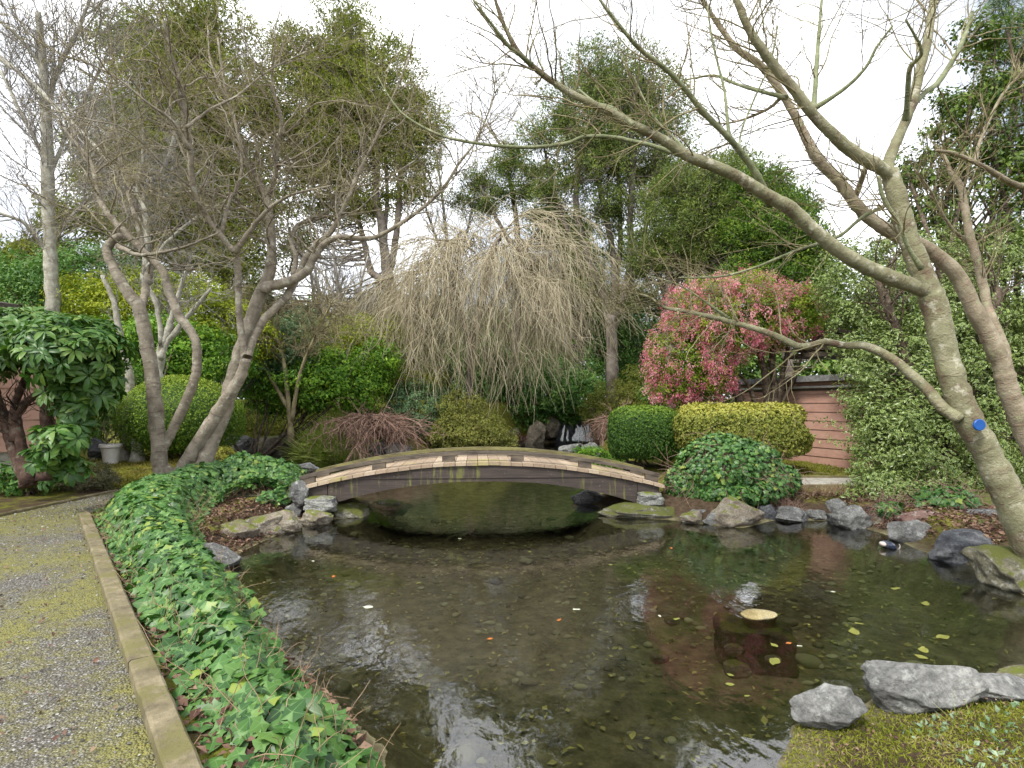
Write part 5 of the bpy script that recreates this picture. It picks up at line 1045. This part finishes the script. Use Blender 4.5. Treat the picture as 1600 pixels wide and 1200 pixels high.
for s_,a,b_ in [(LT,-.1,.4),(LV,-.1,-1.0),([(829,101,3.6),(815,88,3.2),(797,74,3),(770,40,2.4),(740,0,1.6)],-.75,-1.1),
  ([(1139,211,2.4),(1135,170,2.2),(1131,137,2),(1115,72,1.7),(1105,10,1.2)],-.4,-.2),([(1154,232,1.6),(1160,200,1.5),(1181,149,1.4),(1205,95,1.2),(1215,40,.8)],-.3,.2),
  ([(1425,165,4.5),(1445,145,4),(1468,126,4),(1499,75,3.6),(1520,20,2.6)],.2,.8),([(1415,190,4),(1418,149,3.8),(1422,106,3.8),(1440,80,2.5),(1415,30,1.5)],.15,-.4),
  ([(1395,300,4),(1385,320,3),(1348,339,2.8),(1309,370,2.6),(1251,389,2.4),(1212,405,2.2),(1174,420,2),(1127,432,1.7),(1060,434,1.2)],.1,.9),
  ([(1270,178,4),(1274,137,3.6),(1276,100,3.4),(1279,60,2.8),(1284,0,2)],0,.6),([(1272,170,3.5),(1321,137,3),(1352,106,2.6),(1371,72,2),(1395,40,1.5)],0,-.3),
  ([(1090,250,2.4),(1060,222,1.8),(1020,180,1.5),(990,120,1.0)],-.3,.3),([(990,196,3),(960,170,2.6),(930,160,2.2),(905,140,1.5)],-.6,-.2),([(990,230,1),(1140,498,2.2),(1100,470,1.6),(1060,445,1.2),(1010,430,.8)][1:],.9,1.2),([(1175,512,2.5),(1140,500,1.8),(1112,480,1.4),(1108,460,1)],.8,1.1),
  ([(1440,420,4),(1418,385,3),(1405,350,3),(1380,310,3.2),(1372,275,2.2)],-.1,-.25),([(1230,153,3),(1181,141,2.6),(1147,130,2.3),(1116,118,2),(1070,125,1.2)],-.1,.6)]:
    lr=limb(s_,Y1+a,Y1+b_,6,rng,.05); add_limb(mb,lr,9,rng.random(),rng,.03); g2_.append(lr)
mb.build('limbs',M_green2,t)
mb=MB(); gu=upper(g,3.1)[1:]+g2_+[g[4]]
gu=[(pp[int(len(pp)*.25):],rr[int(len(pp)*.25):]) for pp,rr in gu]
S,D,pr=spawn(rng,[q[0][None] for q in gu],[q[1][None] for q in gu],260,(30,75)); Pt,R=grow(rng,S,D+[0,0,.1],rng.uniform(.3,1.2,260),12,.13,(0,0,.02),np.clip(pr*.35,.0035,.008)); tubes(mb,Pt,R,5,rng=rng,cap=False)
S,D,pr=spawn(rng,[Pt],[R],1300,(25,60)); P2,R2=grow(rng,S,D,rng.uniform(.12,.5,1300),7,.14,(0,0,.02),np.full(1300,.0028)); tubes(mb,P2,R2,4,rng=rng,cap=False)
S,D,pr=spawn(rng,[P2],[R2],2000,(25,60)); P3,R3=grow(rng,S,D,rng.uniform(.05,.2,2000),4,.14,(0,0,.02),np.full(2000,.002)); tubes(mb,P3,R3,3,rng=rng,cap=False)
# fine hanging sprays at the tip of the low branch
S=np.array([P(rng.uniform(960,1050),rng.uniform(440,485),6.5) for _ in range(120)]); D=rng.normal(size=(120,3))*[1,.5,.5]+[-.6,0,0]; P4,R4=grow(rng,S,D,rng.uniform(.2,.7,120),8,.15,(0,0,.0),np.full(120,.003)); tubes(mb,P4,R4,3,rng=rng,cap=False)
mb.build('twigs',M_mapletw,t)

rng=RS(203); Y2=6.3; b1=P(1690,900,Y2); t=thing('slender_maple','second leaning bare tree with brownish mottled trunk crossing behind the first','tree',(b1[0],b1[1],float(ground_z(b1[0],b1[1]))))
T2=[(1700,900,20),(1640,760,19),(1598,664,18),(1574,604,16.5),(1566,573,15.5),(1546,527,14.5),(1521,482,14),(1497,432,13),(1462,398,12.5),(1437,382,12),(1398,366,12),(1367,347,11.5),(1340,323,10.5),(1313,285,10),(1282,254,9.5),(1263,223,8.5),(1250,196,7.5),(1224,149,7),(1189,103,6.5),(1150,75,5.5),(1110,20,4),(1080,-30,3)]
mb=MB(); g=[]
lr=limb([(a_,b_,c_*.84) for a_,b_,c_ in T2],Y2,Y2-.2,6,rng,.03); add_limb(mb,lr,15,.4,rng,.03); g.append(lr)
for s_,a,b_ in [([(1577,600,7),(1570,550,7),(1552,500,6.5),(1543,480,6.5),(1531,422,6.5),(1517,375,6),(1508,328,5.5),(1501,293,5),(1482,262,3.5),(1470,230,2.5)],.1,.8),([(1334,312,4.5),(1345,285,4),(1352,262,4)],-.1,-.4),
    ([(1222,150,3),(1200,170,2.4),(1150,190,1.6),(1100,195,1)],-.1,.3),([(1640,290,5),(1600,291,4.6),(1580,286,4.5),(1557,272,4),(1524,254,3.5),(1491,240,3),(1463,235,2)],.2,-.4),([(1524,254,2.6),(1529,228,2.4),(1540,200,2.3),(1565,150,2),(1600,110,1.6)],-.1,.2),
    ([(1508,375,3),(1490,360,2.2),(1470,330,2),(1455,300,1.8),(1430,265,1.3)],.7,.3)]:
    lr=limb(s_,Y2+a,Y2+b_,6,rng,.05); add_limb(mb,lr,9,rng.random(),rng,.04); g.append(lr)
mb.build('trunk',bark_mat('slender_bark',(.20,.17,.11),(.32,.27,.19),(.43,.38,.28),ring=.5,ringcol=(.22,.13,.09),scale=5,rfreq=18,lichen=(.30,.32,.18)),t)
mb=MB(); gu=[(pp[int(len(pp)*.3):],rr[int(len(pp)*.3):]) for pp,rr in g]
twigs(rng,mb,gu,[(170,.3,1.1,10,.14,(30,75),.008,.004),(850,.12,.5,7,.14,(25,60),.0032,.0028),(1200,.05,.2,4,.14,(25,60),.0022,.002)]); mb.build('twigs',M_mapletw,t)

# lichen covered old tree behind the pot, tall pale trunk at far left
def bare_tree(name,label,Y,specs,mt,mtw,lv,seed,dY=None,zmin=None,k=9,wobv=.1):
    rng=RS(seed); x,y,_=specs[0][0]; b_=P(x,y,Y); t=thing(name,label,'tree',(b_[0],b_[1],float(ground_z(b_[0],b_[1])))); mb=MB(); g=[]
    for i,s_ in enumerate(specs):
        d=0 if dY is None else dY[i]; lr=limb(s_,Y,Y+d,6,rng,wobv); add_limb(mb,lr,k,rng.random(),rng,.05); g.append(lr)
    mb.build('trunk',mt,t); mb=MB(); gu=upper(g,zmin) if zmin else g; twigs(rng,mb,gu,lv); mb.build('twigs',mtw,t); return t
bare_tree('lichen_tree','crooked old tree with pale lichened bark behind the white pot','x' and 13.2,[[(196,725,13),(198,690,10),(204,630,7),(203,590,6),(198,560,5.5),(187,521,5),(178,472,4),(160,430,3)],[(200,700,8),(210,640,5.5),(215,625,5)],
   [(248,640,8),(248,588,7),(252,550,7),(262,520,6),(270,490,4),(285,440,3),(300,400,2)],[(250,560,4.5),(262,535,4.5),(285,505,4),(310,475,3),(330,450,2)],[(252,540,3),(246,480,4),(226,440,5),(228,410,4.5),(230,357,4.5),(224,322,4),(232,287,4),(252,270,3.4),(269,228,3),(275,190,2)],[(228,330,3),(215,300,2.4),(222,250,2),(224,200,1.5)],[(230,420,3),(260,380,2.6),(300,345,2),(340,320,1.4)]],
   M_lich,M_greytw,[(120,.5,1.8,10,.2,(30,70),.012,.006),(900,.2,.8,8,.2,(25,65),.006,.005),(1800,.1,.4,5,.2,(25,65),.004,.004)],211,dY=[0,-.1,.2,.3,.5,0,.4],zmin=CAMZ+(HZ-520)/F*13.2)
s1=P(217,705,12.9); rng=RS(212); mb=MB(); add_limb(mb,limb([(214,725,9),(215,690,8.5),(219,660,7.5),(221,645,4.5),(222,642,1)],12.9,12.9,5,rng,.05),12,.5,rng,.06); o=mb.build('tree_stump',M_lich); tag(o,'short pale rounded stump between the white pot and the clipped dome','stump')
bare_tree('pale_tree','tall straight pale trunked bare tree at the far left','x' and 16.5,[[(82,720,12),(83,600,11),(83,500,10),(79,400,9.5),(75,300,9),(73,220,8),(70,150,7),(66,90,6),(60,20,4)],[(70,170,4),(90,110,3.5),(120,50,3),(140,0,2)],[(68,110,3),(40,70,2.5),(10,40,2)],[(75,280,3),(110,200,2.5),(150,120,2),(180,60,1.5)],[(76,260,3),(40,190,2.4),(0,110,2)],[(0,90,3.5),(50,130,3.5),(100,180,3.3),(150,230,3),(200,290,2.2),(230,330,1.6)],[(79,390,3),(100,350,2.2),(150,300,1.6)],[(79,400,3),(40,350,2.4),(-10,330,2)]],
   M_lich,M_greytw,[(240,1,3.4,10,.1,(25,60),.02,.010),(1900,.5,1.6,8,.12,(20,55),.009,.008),(3200,.2,.9,5,.12,(20,55),.007,.006)],213,dY=[0,.6,-.6,1,.5,-3,.5,-.6],zmin=CAMZ+(HZ-420)/F*16.5)
bare_tree('grey_sapling','slim grey bare tree left of the weeping tree','x' and 22.5,[[(538,620,5),(536,560,4),(532,500,3.5),(528,450,3),(522,400,2),(520,370,1.2)],[(536,590,3),(548,530,2.5),(560,460,2),(575,400,1.4)],[(536,580,3),(515,520,2.5),(500,460,2),(490,410,1.2)],[(534,540,2),(526,480,1.8),(505,430,1.4),(470,400,1)],[(545,550,2),(560,500,1.5),(590,450,1)]],
   M_greytw,M_greytw,[(130,.8,2.5,9,.08,(15,45),.02,.009),(1000,.3,1.2,7,.1,(15,50),.009,.008)],214,zmin=2.5)
bare_tree('bare_tree','tall bare grey tree in the far gap behind the maple crown','x' and 30,[[(480,620,5),(485,540,4),(490,470,3),(485,420,2),(480,380,1.2)],[(483,560,3),(465,500,2.5),(450,450,2),(440,420,1)],[(486,540,3),(515,480,2),(540,430,1.2)],[(700,600,4),(705,500,3.5),(700,400,3),(690,300,2),(680,230,1.3)],[(704,450,2),(730,360,1.8),(745,290,1.2)],[(700,420,2),(670,340,1.6),(655,280,1)]],
   M_greytw,M_greytw,[(140,1,3,9,.1,(15,50),.022,.012),(900,.4,1.5,7,.12,(20,55),.012,.011)],215,zmin=4)

# weeping tree
rng=RS(221); Yw=21.0; b_=P(738,640,Yw); t=thing('weeping_tree','large bare weeping tree with tan hanging strands behind the bridge','tree',(b_[0],b_[1],float(ground_z(b_[0],b_[1]))))
mb=MB(); tr_=[[(735,660,6),(733,600,5.5),(738,540,5.5),(750,480,7),(760,430,6),(770,390,5),(785,365,3)],[(738,540,5),(715,480,4.5),(700,430,4),(690,400,3)],[(745,500,5),(790,450,4.5),(830,410,4),(860,400,3)]]; g=[]
for s_ in tr_: lr=limb(s_,Yw,Yw,6,rng,.06); add_limb(mb,lr,9,.5,rng,.05); g.append(lr)
mb.build('trunk',M_grey,t)
# arching branches
top=[(700,400,.6),(735,375,.5),(770,360,.5),(800,362,.5),(820,380,.5),(828,410,.6),(650,450,.6),(670,470,.7),(835,445,.7),(760,400,.8),(690,430,.7),(820,420,.8)]
n_=64; k=rng.integers(0,len(top),n_); S=np.array([P(top[i][0]-16+rng.normal()*12,top[i][1]+abs(rng.normal())*14,Yw+rng.normal()*.4) for i in k]); cx=P(745,420,Yw)
D=(S-cx)*[.42,1.0,.05]+[-.16,0,0]+rng.normal(size=S.shape)*[.8,1.0,.35]+[0,0,.20]; Pa,Ra=grow(rng,S,D,rng.uniform(.6,2.7,n_),12,.15,(0,0,-.085),np.full(n_,.035)); mb=MB(); tubes(mb,Pa,Ra,5,rng=rng,cap=False)
mb.build('branches',M_weep,t)
S,D,pr=spawn(rng,[Pa],[Ra],1500,(20,75),.1); D=D*[1,1,.4]+(S-cx)*[.05,.12,0]+[0,0,-.15]
L=np.clip(rng.uniform(.35,1.15,1500)*(S[:,2]-P(0,590,Yw)[2]),.5,5.2); Pb,Rb=grow(rng,S,D,L,16,.14,(0,0,-.15),np.full(1500,.010)); mb=MB(); tubes(mb,Pb,Rb,4,rng=rng,cap=False)
S,D,pr=spawn(rng,[Pb],[Rb],5200,(15,55),.15); Pc,Rc=grow(rng,S,D,rng.uniform(.3,1.3,5200),8,.14,(0,0,-.08),np.full(5200,.0075)); tubes(mb,Pc,Rc,3,rng=rng,cap=False)
nc_=520; S=np.array([P(rng.uniform(625,850),rng.uniform(450,570),Yw-rng.uniform(.3,2.2)) for _ in range(nc_)]); Pd,Rd=grow(rng,S,rng.normal(size=(nc_,3))*[.5,.5,.2]+[0,0,-.5],rng.uniform(1.2,2.9,nc_),12,.12,(0,0,-.12),np.full(nc_,.010)); tubes(mb,Pd,Rd,4,rng=rng,cap=False)
S=np.array([P(rng.uniform(690,850),rng.uniform(360,420),Yw+rng.normal()*.6) for _ in range(90)]); Pd,Rd=grow(rng,S,rng.normal(size=(90,3))*[.8,.8,.2]+[0,0,.7],rng.uniform(.6,1.6,90),9,.16,(0,0,-.06),np.full(90,.012)); tubes(mb,Pd,Rd,4,rng=rng,cap=False); twigs(rng,mb,list(zip(Pd,Rd)),[(500,.2,.7,6,.16,(20,60),.008,.007)],trop=(0,0,-.04))
mb.build('strands',M_weep,t)

# weeping dwarf maple
rng=RS(222); Yq=18.5; b_=P(596,705,Yq); t=thing('weeping_dwarf_maple','low bare reddish brown weeping maple mound at the water behind the bridge','tree',(b_[0],b_[1],float(ground_z(b_[0],b_[1]))))
n_=90; S=np.array([P(590+rng.normal()*12,652+abs(rng.normal())*6,Yq+rng.normal()*.15) for _ in range(n_)]); a=rng.random(n_)*6.28; D=np.stack([np.cos(a)*1.3,np.sin(a),rng.uniform(.0,.35,n_)],-1)
mb=MB(); add_limb(mb,limb([(600,712,5),(598,690,5),(590,668,4),(592,650,3)],Yq),7,.5); mb.build('trunk',M_stem,t)
mb=MB(); Pa,Ra=grow(rng,S,D,rng.uniform(1.0,1.95,n_),12,.13,(0,0,-.11),np.full(n_,.026)); tubes(mb,Pa,Ra,5,rng=rng,cap=False)
S,D,pr=spawn(rng,[Pa],[Ra],800,(20,70)); Pb,Rb=grow(rng,S,D,rng.uniform(.3,1.1,800),9,.18,(0,0,-.10),np.full(800,.012)); tubes(mb,Pb,Rb,4,rng=rng,cap=False)
S,D,pr=spawn(rng,[Pb],[Rb],1600,(20,60)); Pb,Rb=grow(rng,S,D,rng.uniform(.1,.5,1600),5,.18,(0,0,-.06),np.full(1600,.008)); tubes(mb,Pb,Rb,3,rng=rng,cap=False); mb.build('twigs',M_brown_tw,t)
# a second small one by the dark hedge
rng=RS(223); Yq=17; b_=P(958,690,Yq); t=thing('twiggy_shrub','bare purplish twiggy shrub tucked left of the dark clipped hedge','shrub',(b_[0],b_[1],float(ground_z(b_[0],b_[1]))))
S=np.array([P(962+rng.normal()*6,652+abs(rng.normal())*6,Yq+rng.normal()*.1) for _ in range(50)]); D=rng.normal(size=(50,3))*[1,1,.3]+[-.2,0,.1]; mb=MB(); Pa,Ra=grow(rng,S,D,rng.uniform(.6,1.1,50),9,.13,(0,0,-.15),np.full(50,.018)); tubes(mb,Pa,Ra,4,rng=rng,cap=False); twigs(rng,mb,list(zip(Pa,Ra)),[(400,.2,.6,6,.15,(20,60),.01,.009)],trop=(0,0,-.08)); mb.build('twigs',M_brown_tw,t)
# twiggy tan shrub mass behind the maple
rng=RS(224); Yq=17.8; b_=P(460,690,Yq); t=thing('twiggy_maple','small pinkish brown bare tree with fine hazy twigs right of the maple stems','tree',(b_[0],b_[1],float(ground_z(b_[0],b_[1]))))
mb=MB(); g=[]
for s_ in [[(455,690,4),(450,620,3.5),(440,550,3),(420,500,2)],[(455,660,3),(470,580,2.5),(500,510,2),(520,470,1.5)],[(452,640,3),(410,570,2.5),(380,520,2),(350,480,1.2)]]: lr=limb(s_,Yq,Yq+rng.normal()*.5,6,rng,.06); add_limb(mb,lr,7,.5,rng,.05); g.append(lr)
mb.build('trunk',M_mapletw,t); mb=MB(); twigs(rng,mb,upper(g,2.6),[(110,.6,2.0,9,.14,(30,80),.016,.009),(1500,.25,1.0,7,.16,(25,60),.008,.007),(1800,.1,.5,5,.16,(25,60),.006,.006)],trop=(0,0,-.01)); mb.build('twigs',M_mapletw,t)

# conifers and pines
def needle_tree(name,label,Y,trunks,bl,nc,per,cr,L,W,mt,seed,lv=None,shell=.75,flat=.55,droop=.0,depth=.8,k=8,trunkmat=None,hang=0,attach=True):
    rng=RS(seed); x,y,_=trunks[0][0]; b_=P(x,y,Y); t=thing(name,label,'tree',(b_[0],b_[1],float(ground_z(b_[0],b_[1])))); mb=MB(); g=[]
    for s_ in trunks: lr=limb(s_,Y,Y+rng.normal()*.5,6,rng,.08); add_limb(mb,lr,k,rng.random(),rng,.04); g.append(lr)
    B=blobs_px(bl,Y,depth); C,N,cen,vc=cloud(rng,B,nc,per,cr,shell,flat)
    # a branch from the nearest trunk point to each cluster group
    if attach:
        tp=np.vstack([q[0][len(q[0])//5:] for q in g]); sel=rng.choice(len(cen),min(len(cen),int(nc*.35)),replace=False); cs=cen[sel]
        dlt=cs[:,None]-tp[None]; dist=np.linalg.norm(dlt*[1,1,1.0],axis=-1)+np.where(dlt[...,2]<0,2.5,0)+rng.random((len(cs),len(tp)))*.8; j=dist.argmin(1); S=tp[j]
        q=np.linspace(0,1,8)[None,:,None]; Pt=S[:,None]*(1-q)+cs[:,None]*q; ln=np.linalg.norm(cs-S,axis=1); Pt[...,2]-=(np.sin(np.linspace(0,np.pi,8))[None]*ln[:,None]*.12); nz=rng.normal(size=Pt.shape)*.05*ln[:,None,None]*np.sin(np.linspace(0,np.pi,8))[None,:,None]; Pt=Pt+nz
        R=np.clip(.012*ln,.012,.05)[:,None]*np.linspace(1,.3,8)[None]; tubes(mb,Pt,R,4,rng=rng,cap=False)
        twigs(rng,mb,list(zip(Pt,R)),[(int(nc*.8),.3,1.0,5,.15,(25,60),.012,.009)])
    mb.build('trunk',trunkmat or M_grey,t)
    D=N*.8+rng.normal(size=C.shape)*.5; D[:,2]-=droop+hang*rng.random(len(C)); s=rng.uniform(.6,1.3,len(C)); mb=MB(); leaves(mb,rng,C,rng.normal(size=C.shape),D,L*s,W*s,T_QUAD,varc=.2+.55*vc+.1*(N[:,2]>0)); mb.build('crown',mt,t); return t
needle_tree('cypress','tall olive green cypress with drooping sprays behind the left maple crown',24,[[(352,690,9),(355,560,8),(352,440,7),(350,320,6),(345,200,5),(340,90,4),(335,0,2)]],
  [(290,230,160,190),(280,110,95,60),(220,170,75,60),(330,210,95,65),(250,260,95,65),(330,310,95,70),(260,370,110,60),(360,410,90,60),(180,330,80,55),(400,150,45,60),(310,40,90,50),(210,60,70,50),(150,250,50,50),(410,330,45,60)],2300,50,.6,.21,.055,M_cyp,301,droop=.6,hang=.6,shell=.9,flat=.5)
needle_tree('cypress','smaller dark green conifer at the far left edge behind the pale trunk',21,[[(30,690,7),(30,560,6),(25,450,5),(20,380,3)]],[(20,400,55,40),(60,440,60,40),(10,460,60,40),(100,400,45,30),(140,340,40,35),(90,330,40,30)],300,50,.5,.2,.055,M_cyp,302,droop=.5,hang=.5,shell=.9)
needle_tree('tall_pine','dense tall green conifer above the left maple crown, left of the open sky',26,[[(655,690,10),(650,600,9),(630,500,9),(608,441,8.5),(601,392,7.5),(594,340,6.5),(587,305,5.5),(590,240,4.5),(580,160,3.5),(570,90,2)],[(608,441,6),(580,424,5.5),(571,385,4.5),(560,340,3.5),(555,280,3)],[(608,420,6),(615,396,5.5),(622,340,5),(625,280,4),(630,220,3)],[(600,380,4),(605,300,3),(600,220,2.5)]],
  [(550,190,150,140),(570,110,90,45),(500,130,60,60),(450,90,50,50),(440,200,50,60),(480,200,45,45),(560,180,90,50),(640,160,50,40),(660,210,45,35),(600,230,80,35),(520,260,60,40),(470,270,40,35),(650,260,45,22),(530,90,60,30),(540,40,70,40),(500,330,60,35),(570,320,60,30),(640,300,50,30),(460,380,40,30)],2500,44,.5,.17,.05,M_cyp,303,shell=.85,hang=.2)
needle_tree('multi_stem_pine','open crowned pine with many upright stems right of centre',25,[[(957,690,11),(957,640,10),(957,587,9.5),(956,530,9),(954,495,8.5)],[(954,500,6.5),(945,470,6),(930,430,5.5),(912,380,5),(900,320,4.5),(903,250,4),(890,180,3),(880,140,2)],[(955,498,6.5),(962,460,6),(958,400,5),(945,330,4.5),(932,260,4),(930,190,3.5),(920,120,2)],[(957,500,6.5),(975,460,6),(985,400,5),(985,330,4.5),(990,250,4),(985,180,3.5),(1000,120,2)],[(958,470,4.5),(968,400,4),(968,300,3.5),(960,200,3),(965,120,2)],[(970,470,4.5),(1000,410,4),(1010,350,3.5),(1020,270,3),(1030,200,2)],[(930,430,4),(905,400,3.5),(880,340,3),(862,280,2.5),(850,230,1.6)]],
  [(955,240,150,160),(955,150,110,90),(945,130,75,45),(1010,150,65,55),(1040,190,40,45),(885,190,70,40),(840,215,40,22),(950,230,110,45),(1010,270,65,40),(890,285,60,35),(960,330,80,35),(1040,260,40,40),(850,300,40,25),(915,390,45,35),(985,400,45,35),(925,440,40,25),(960,478,35,16)],3000,34,.36,.15,.04,M_pine,304,shell=1.0,flat=.9)
needle_tree('low_pine','small dark pine just above the weeping tree',27.5,[[(800,640,7),(805,540,6),(812,440,5.5),(808,360,4.5),(800,300,3.5),(790,250,2)],[(810,400,4),(775,340,3),(750,290,2)],[(810,400,4),(850,350,3),(880,330,2)]],[(790,260,50,18),(750,285,35,16),(820,300,40,16),(760,325,45,16),(850,335,45,16),(885,370,40,20),(905,400,30,22),(720,310,30,14),(800,235,30,12),(780,300,45,18),(840,270,40,16)],600,46,.36,.15,.04,M_pine,305,shell=.95,flat=.8)
needle_tree('spreading_pine','green spreading pine behind the pink flowered shrub',22.5,[[(1048,690,8),(1046,600,7.5),(1046,520,7),(1045,440,6),(1050,380,5),(1070,320,4),(1100,260,2.5)],[(1046,470,5),(1020,410,4),(1000,360,3)],[(1046,450,5),(1090,390,4),(1140,340,3),(1180,290,2)]],
  [(1120,350,140,110),(1100,285,60,30),(1150,260,45,25),(1060,330,60,30),(1120,340,70,32),(1030,380,50,28),(1090,400,75,32),(1000,420,40,20),(1160,390,60,30),(1140,300,40,25),(1050,290,35,20),(1090,300,80,45),(1060,390,90,50),(1130,410,60,50)],2600,38,.34,.14,.04,M_pine,306,shell=.95,flat=.85)
needle_tree('spreading_pine','darker rounded pine between the green pine and the variegated holly',20,[[(1240,690,8),(1235,600,7.5),(1225,500,6.5),(1215,400,5.5),(1205,320,4),(1200,270,2.5)],[(1220,440,4),(1260,380,3),(1280,340,2)]],
  [(1190,290,45,28),(1225,320,50,30),(1190,350,55,30),(1240,385,60,32),(1200,430,70,35),(1265,420,50,40),(1240,470,60,40),(1290,480,45,60),(1150,440,45,28),(1210,360,80,60)],1900,40,.33,.14,.04,M_yew,307,shell=.9,flat=.8)
needle_tree('background_pine','dim green pine filling the gap between the weeping tree and the open crowned pine',30,[[(880,640,7),(885,540,6),(880,450,5),(890,380,4),(885,330,2)]],[(880,360,60,30),(900,420,65,35),(860,470,55,40),(930,470,55,40),(1000,470,60,35),(1060,500,50,40),(820,430,40,40)],1300,36,.42,.17,.05,M_pine,308,shell=1.0,flat=.9)
needle_tree('background_pine','dim green pine left of the weeping tree, behind the slim grey sapling',31,[[(600,640,7),(605,540,6),(600,450,4),(610,400,2)]],[(600,480,50,35),(640,520,50,35),(570,520,45,30),(680,480,40,30),(430,500,50,35),(400,460,50,40)],800,36,.42,.17,.05,M_pine,309,shell=1.0,flat=.9)
# far woods
rng=RS(311); mb=MB()
def woods(xs,Y,y0,y1,n,L,seed):
    pass
B=[]
for px in range(-250,1900,70): 
    Y=rng.uniform(36,44); B.append((P(px,560+rng.normal()*18,Y),np.array([3.6,2.5,rng.uniform(3.2,4.6)])))
foliage(mb,rng,B,5600,28,.9,.34,.18,T_QUAD,shell=.5,flat=.7,zmin=.5)
tag(mb.build('far_woods',M_dark_l),'dark mass of far evergreen growth closing the garden behind the trees','woods',kind='stuff')
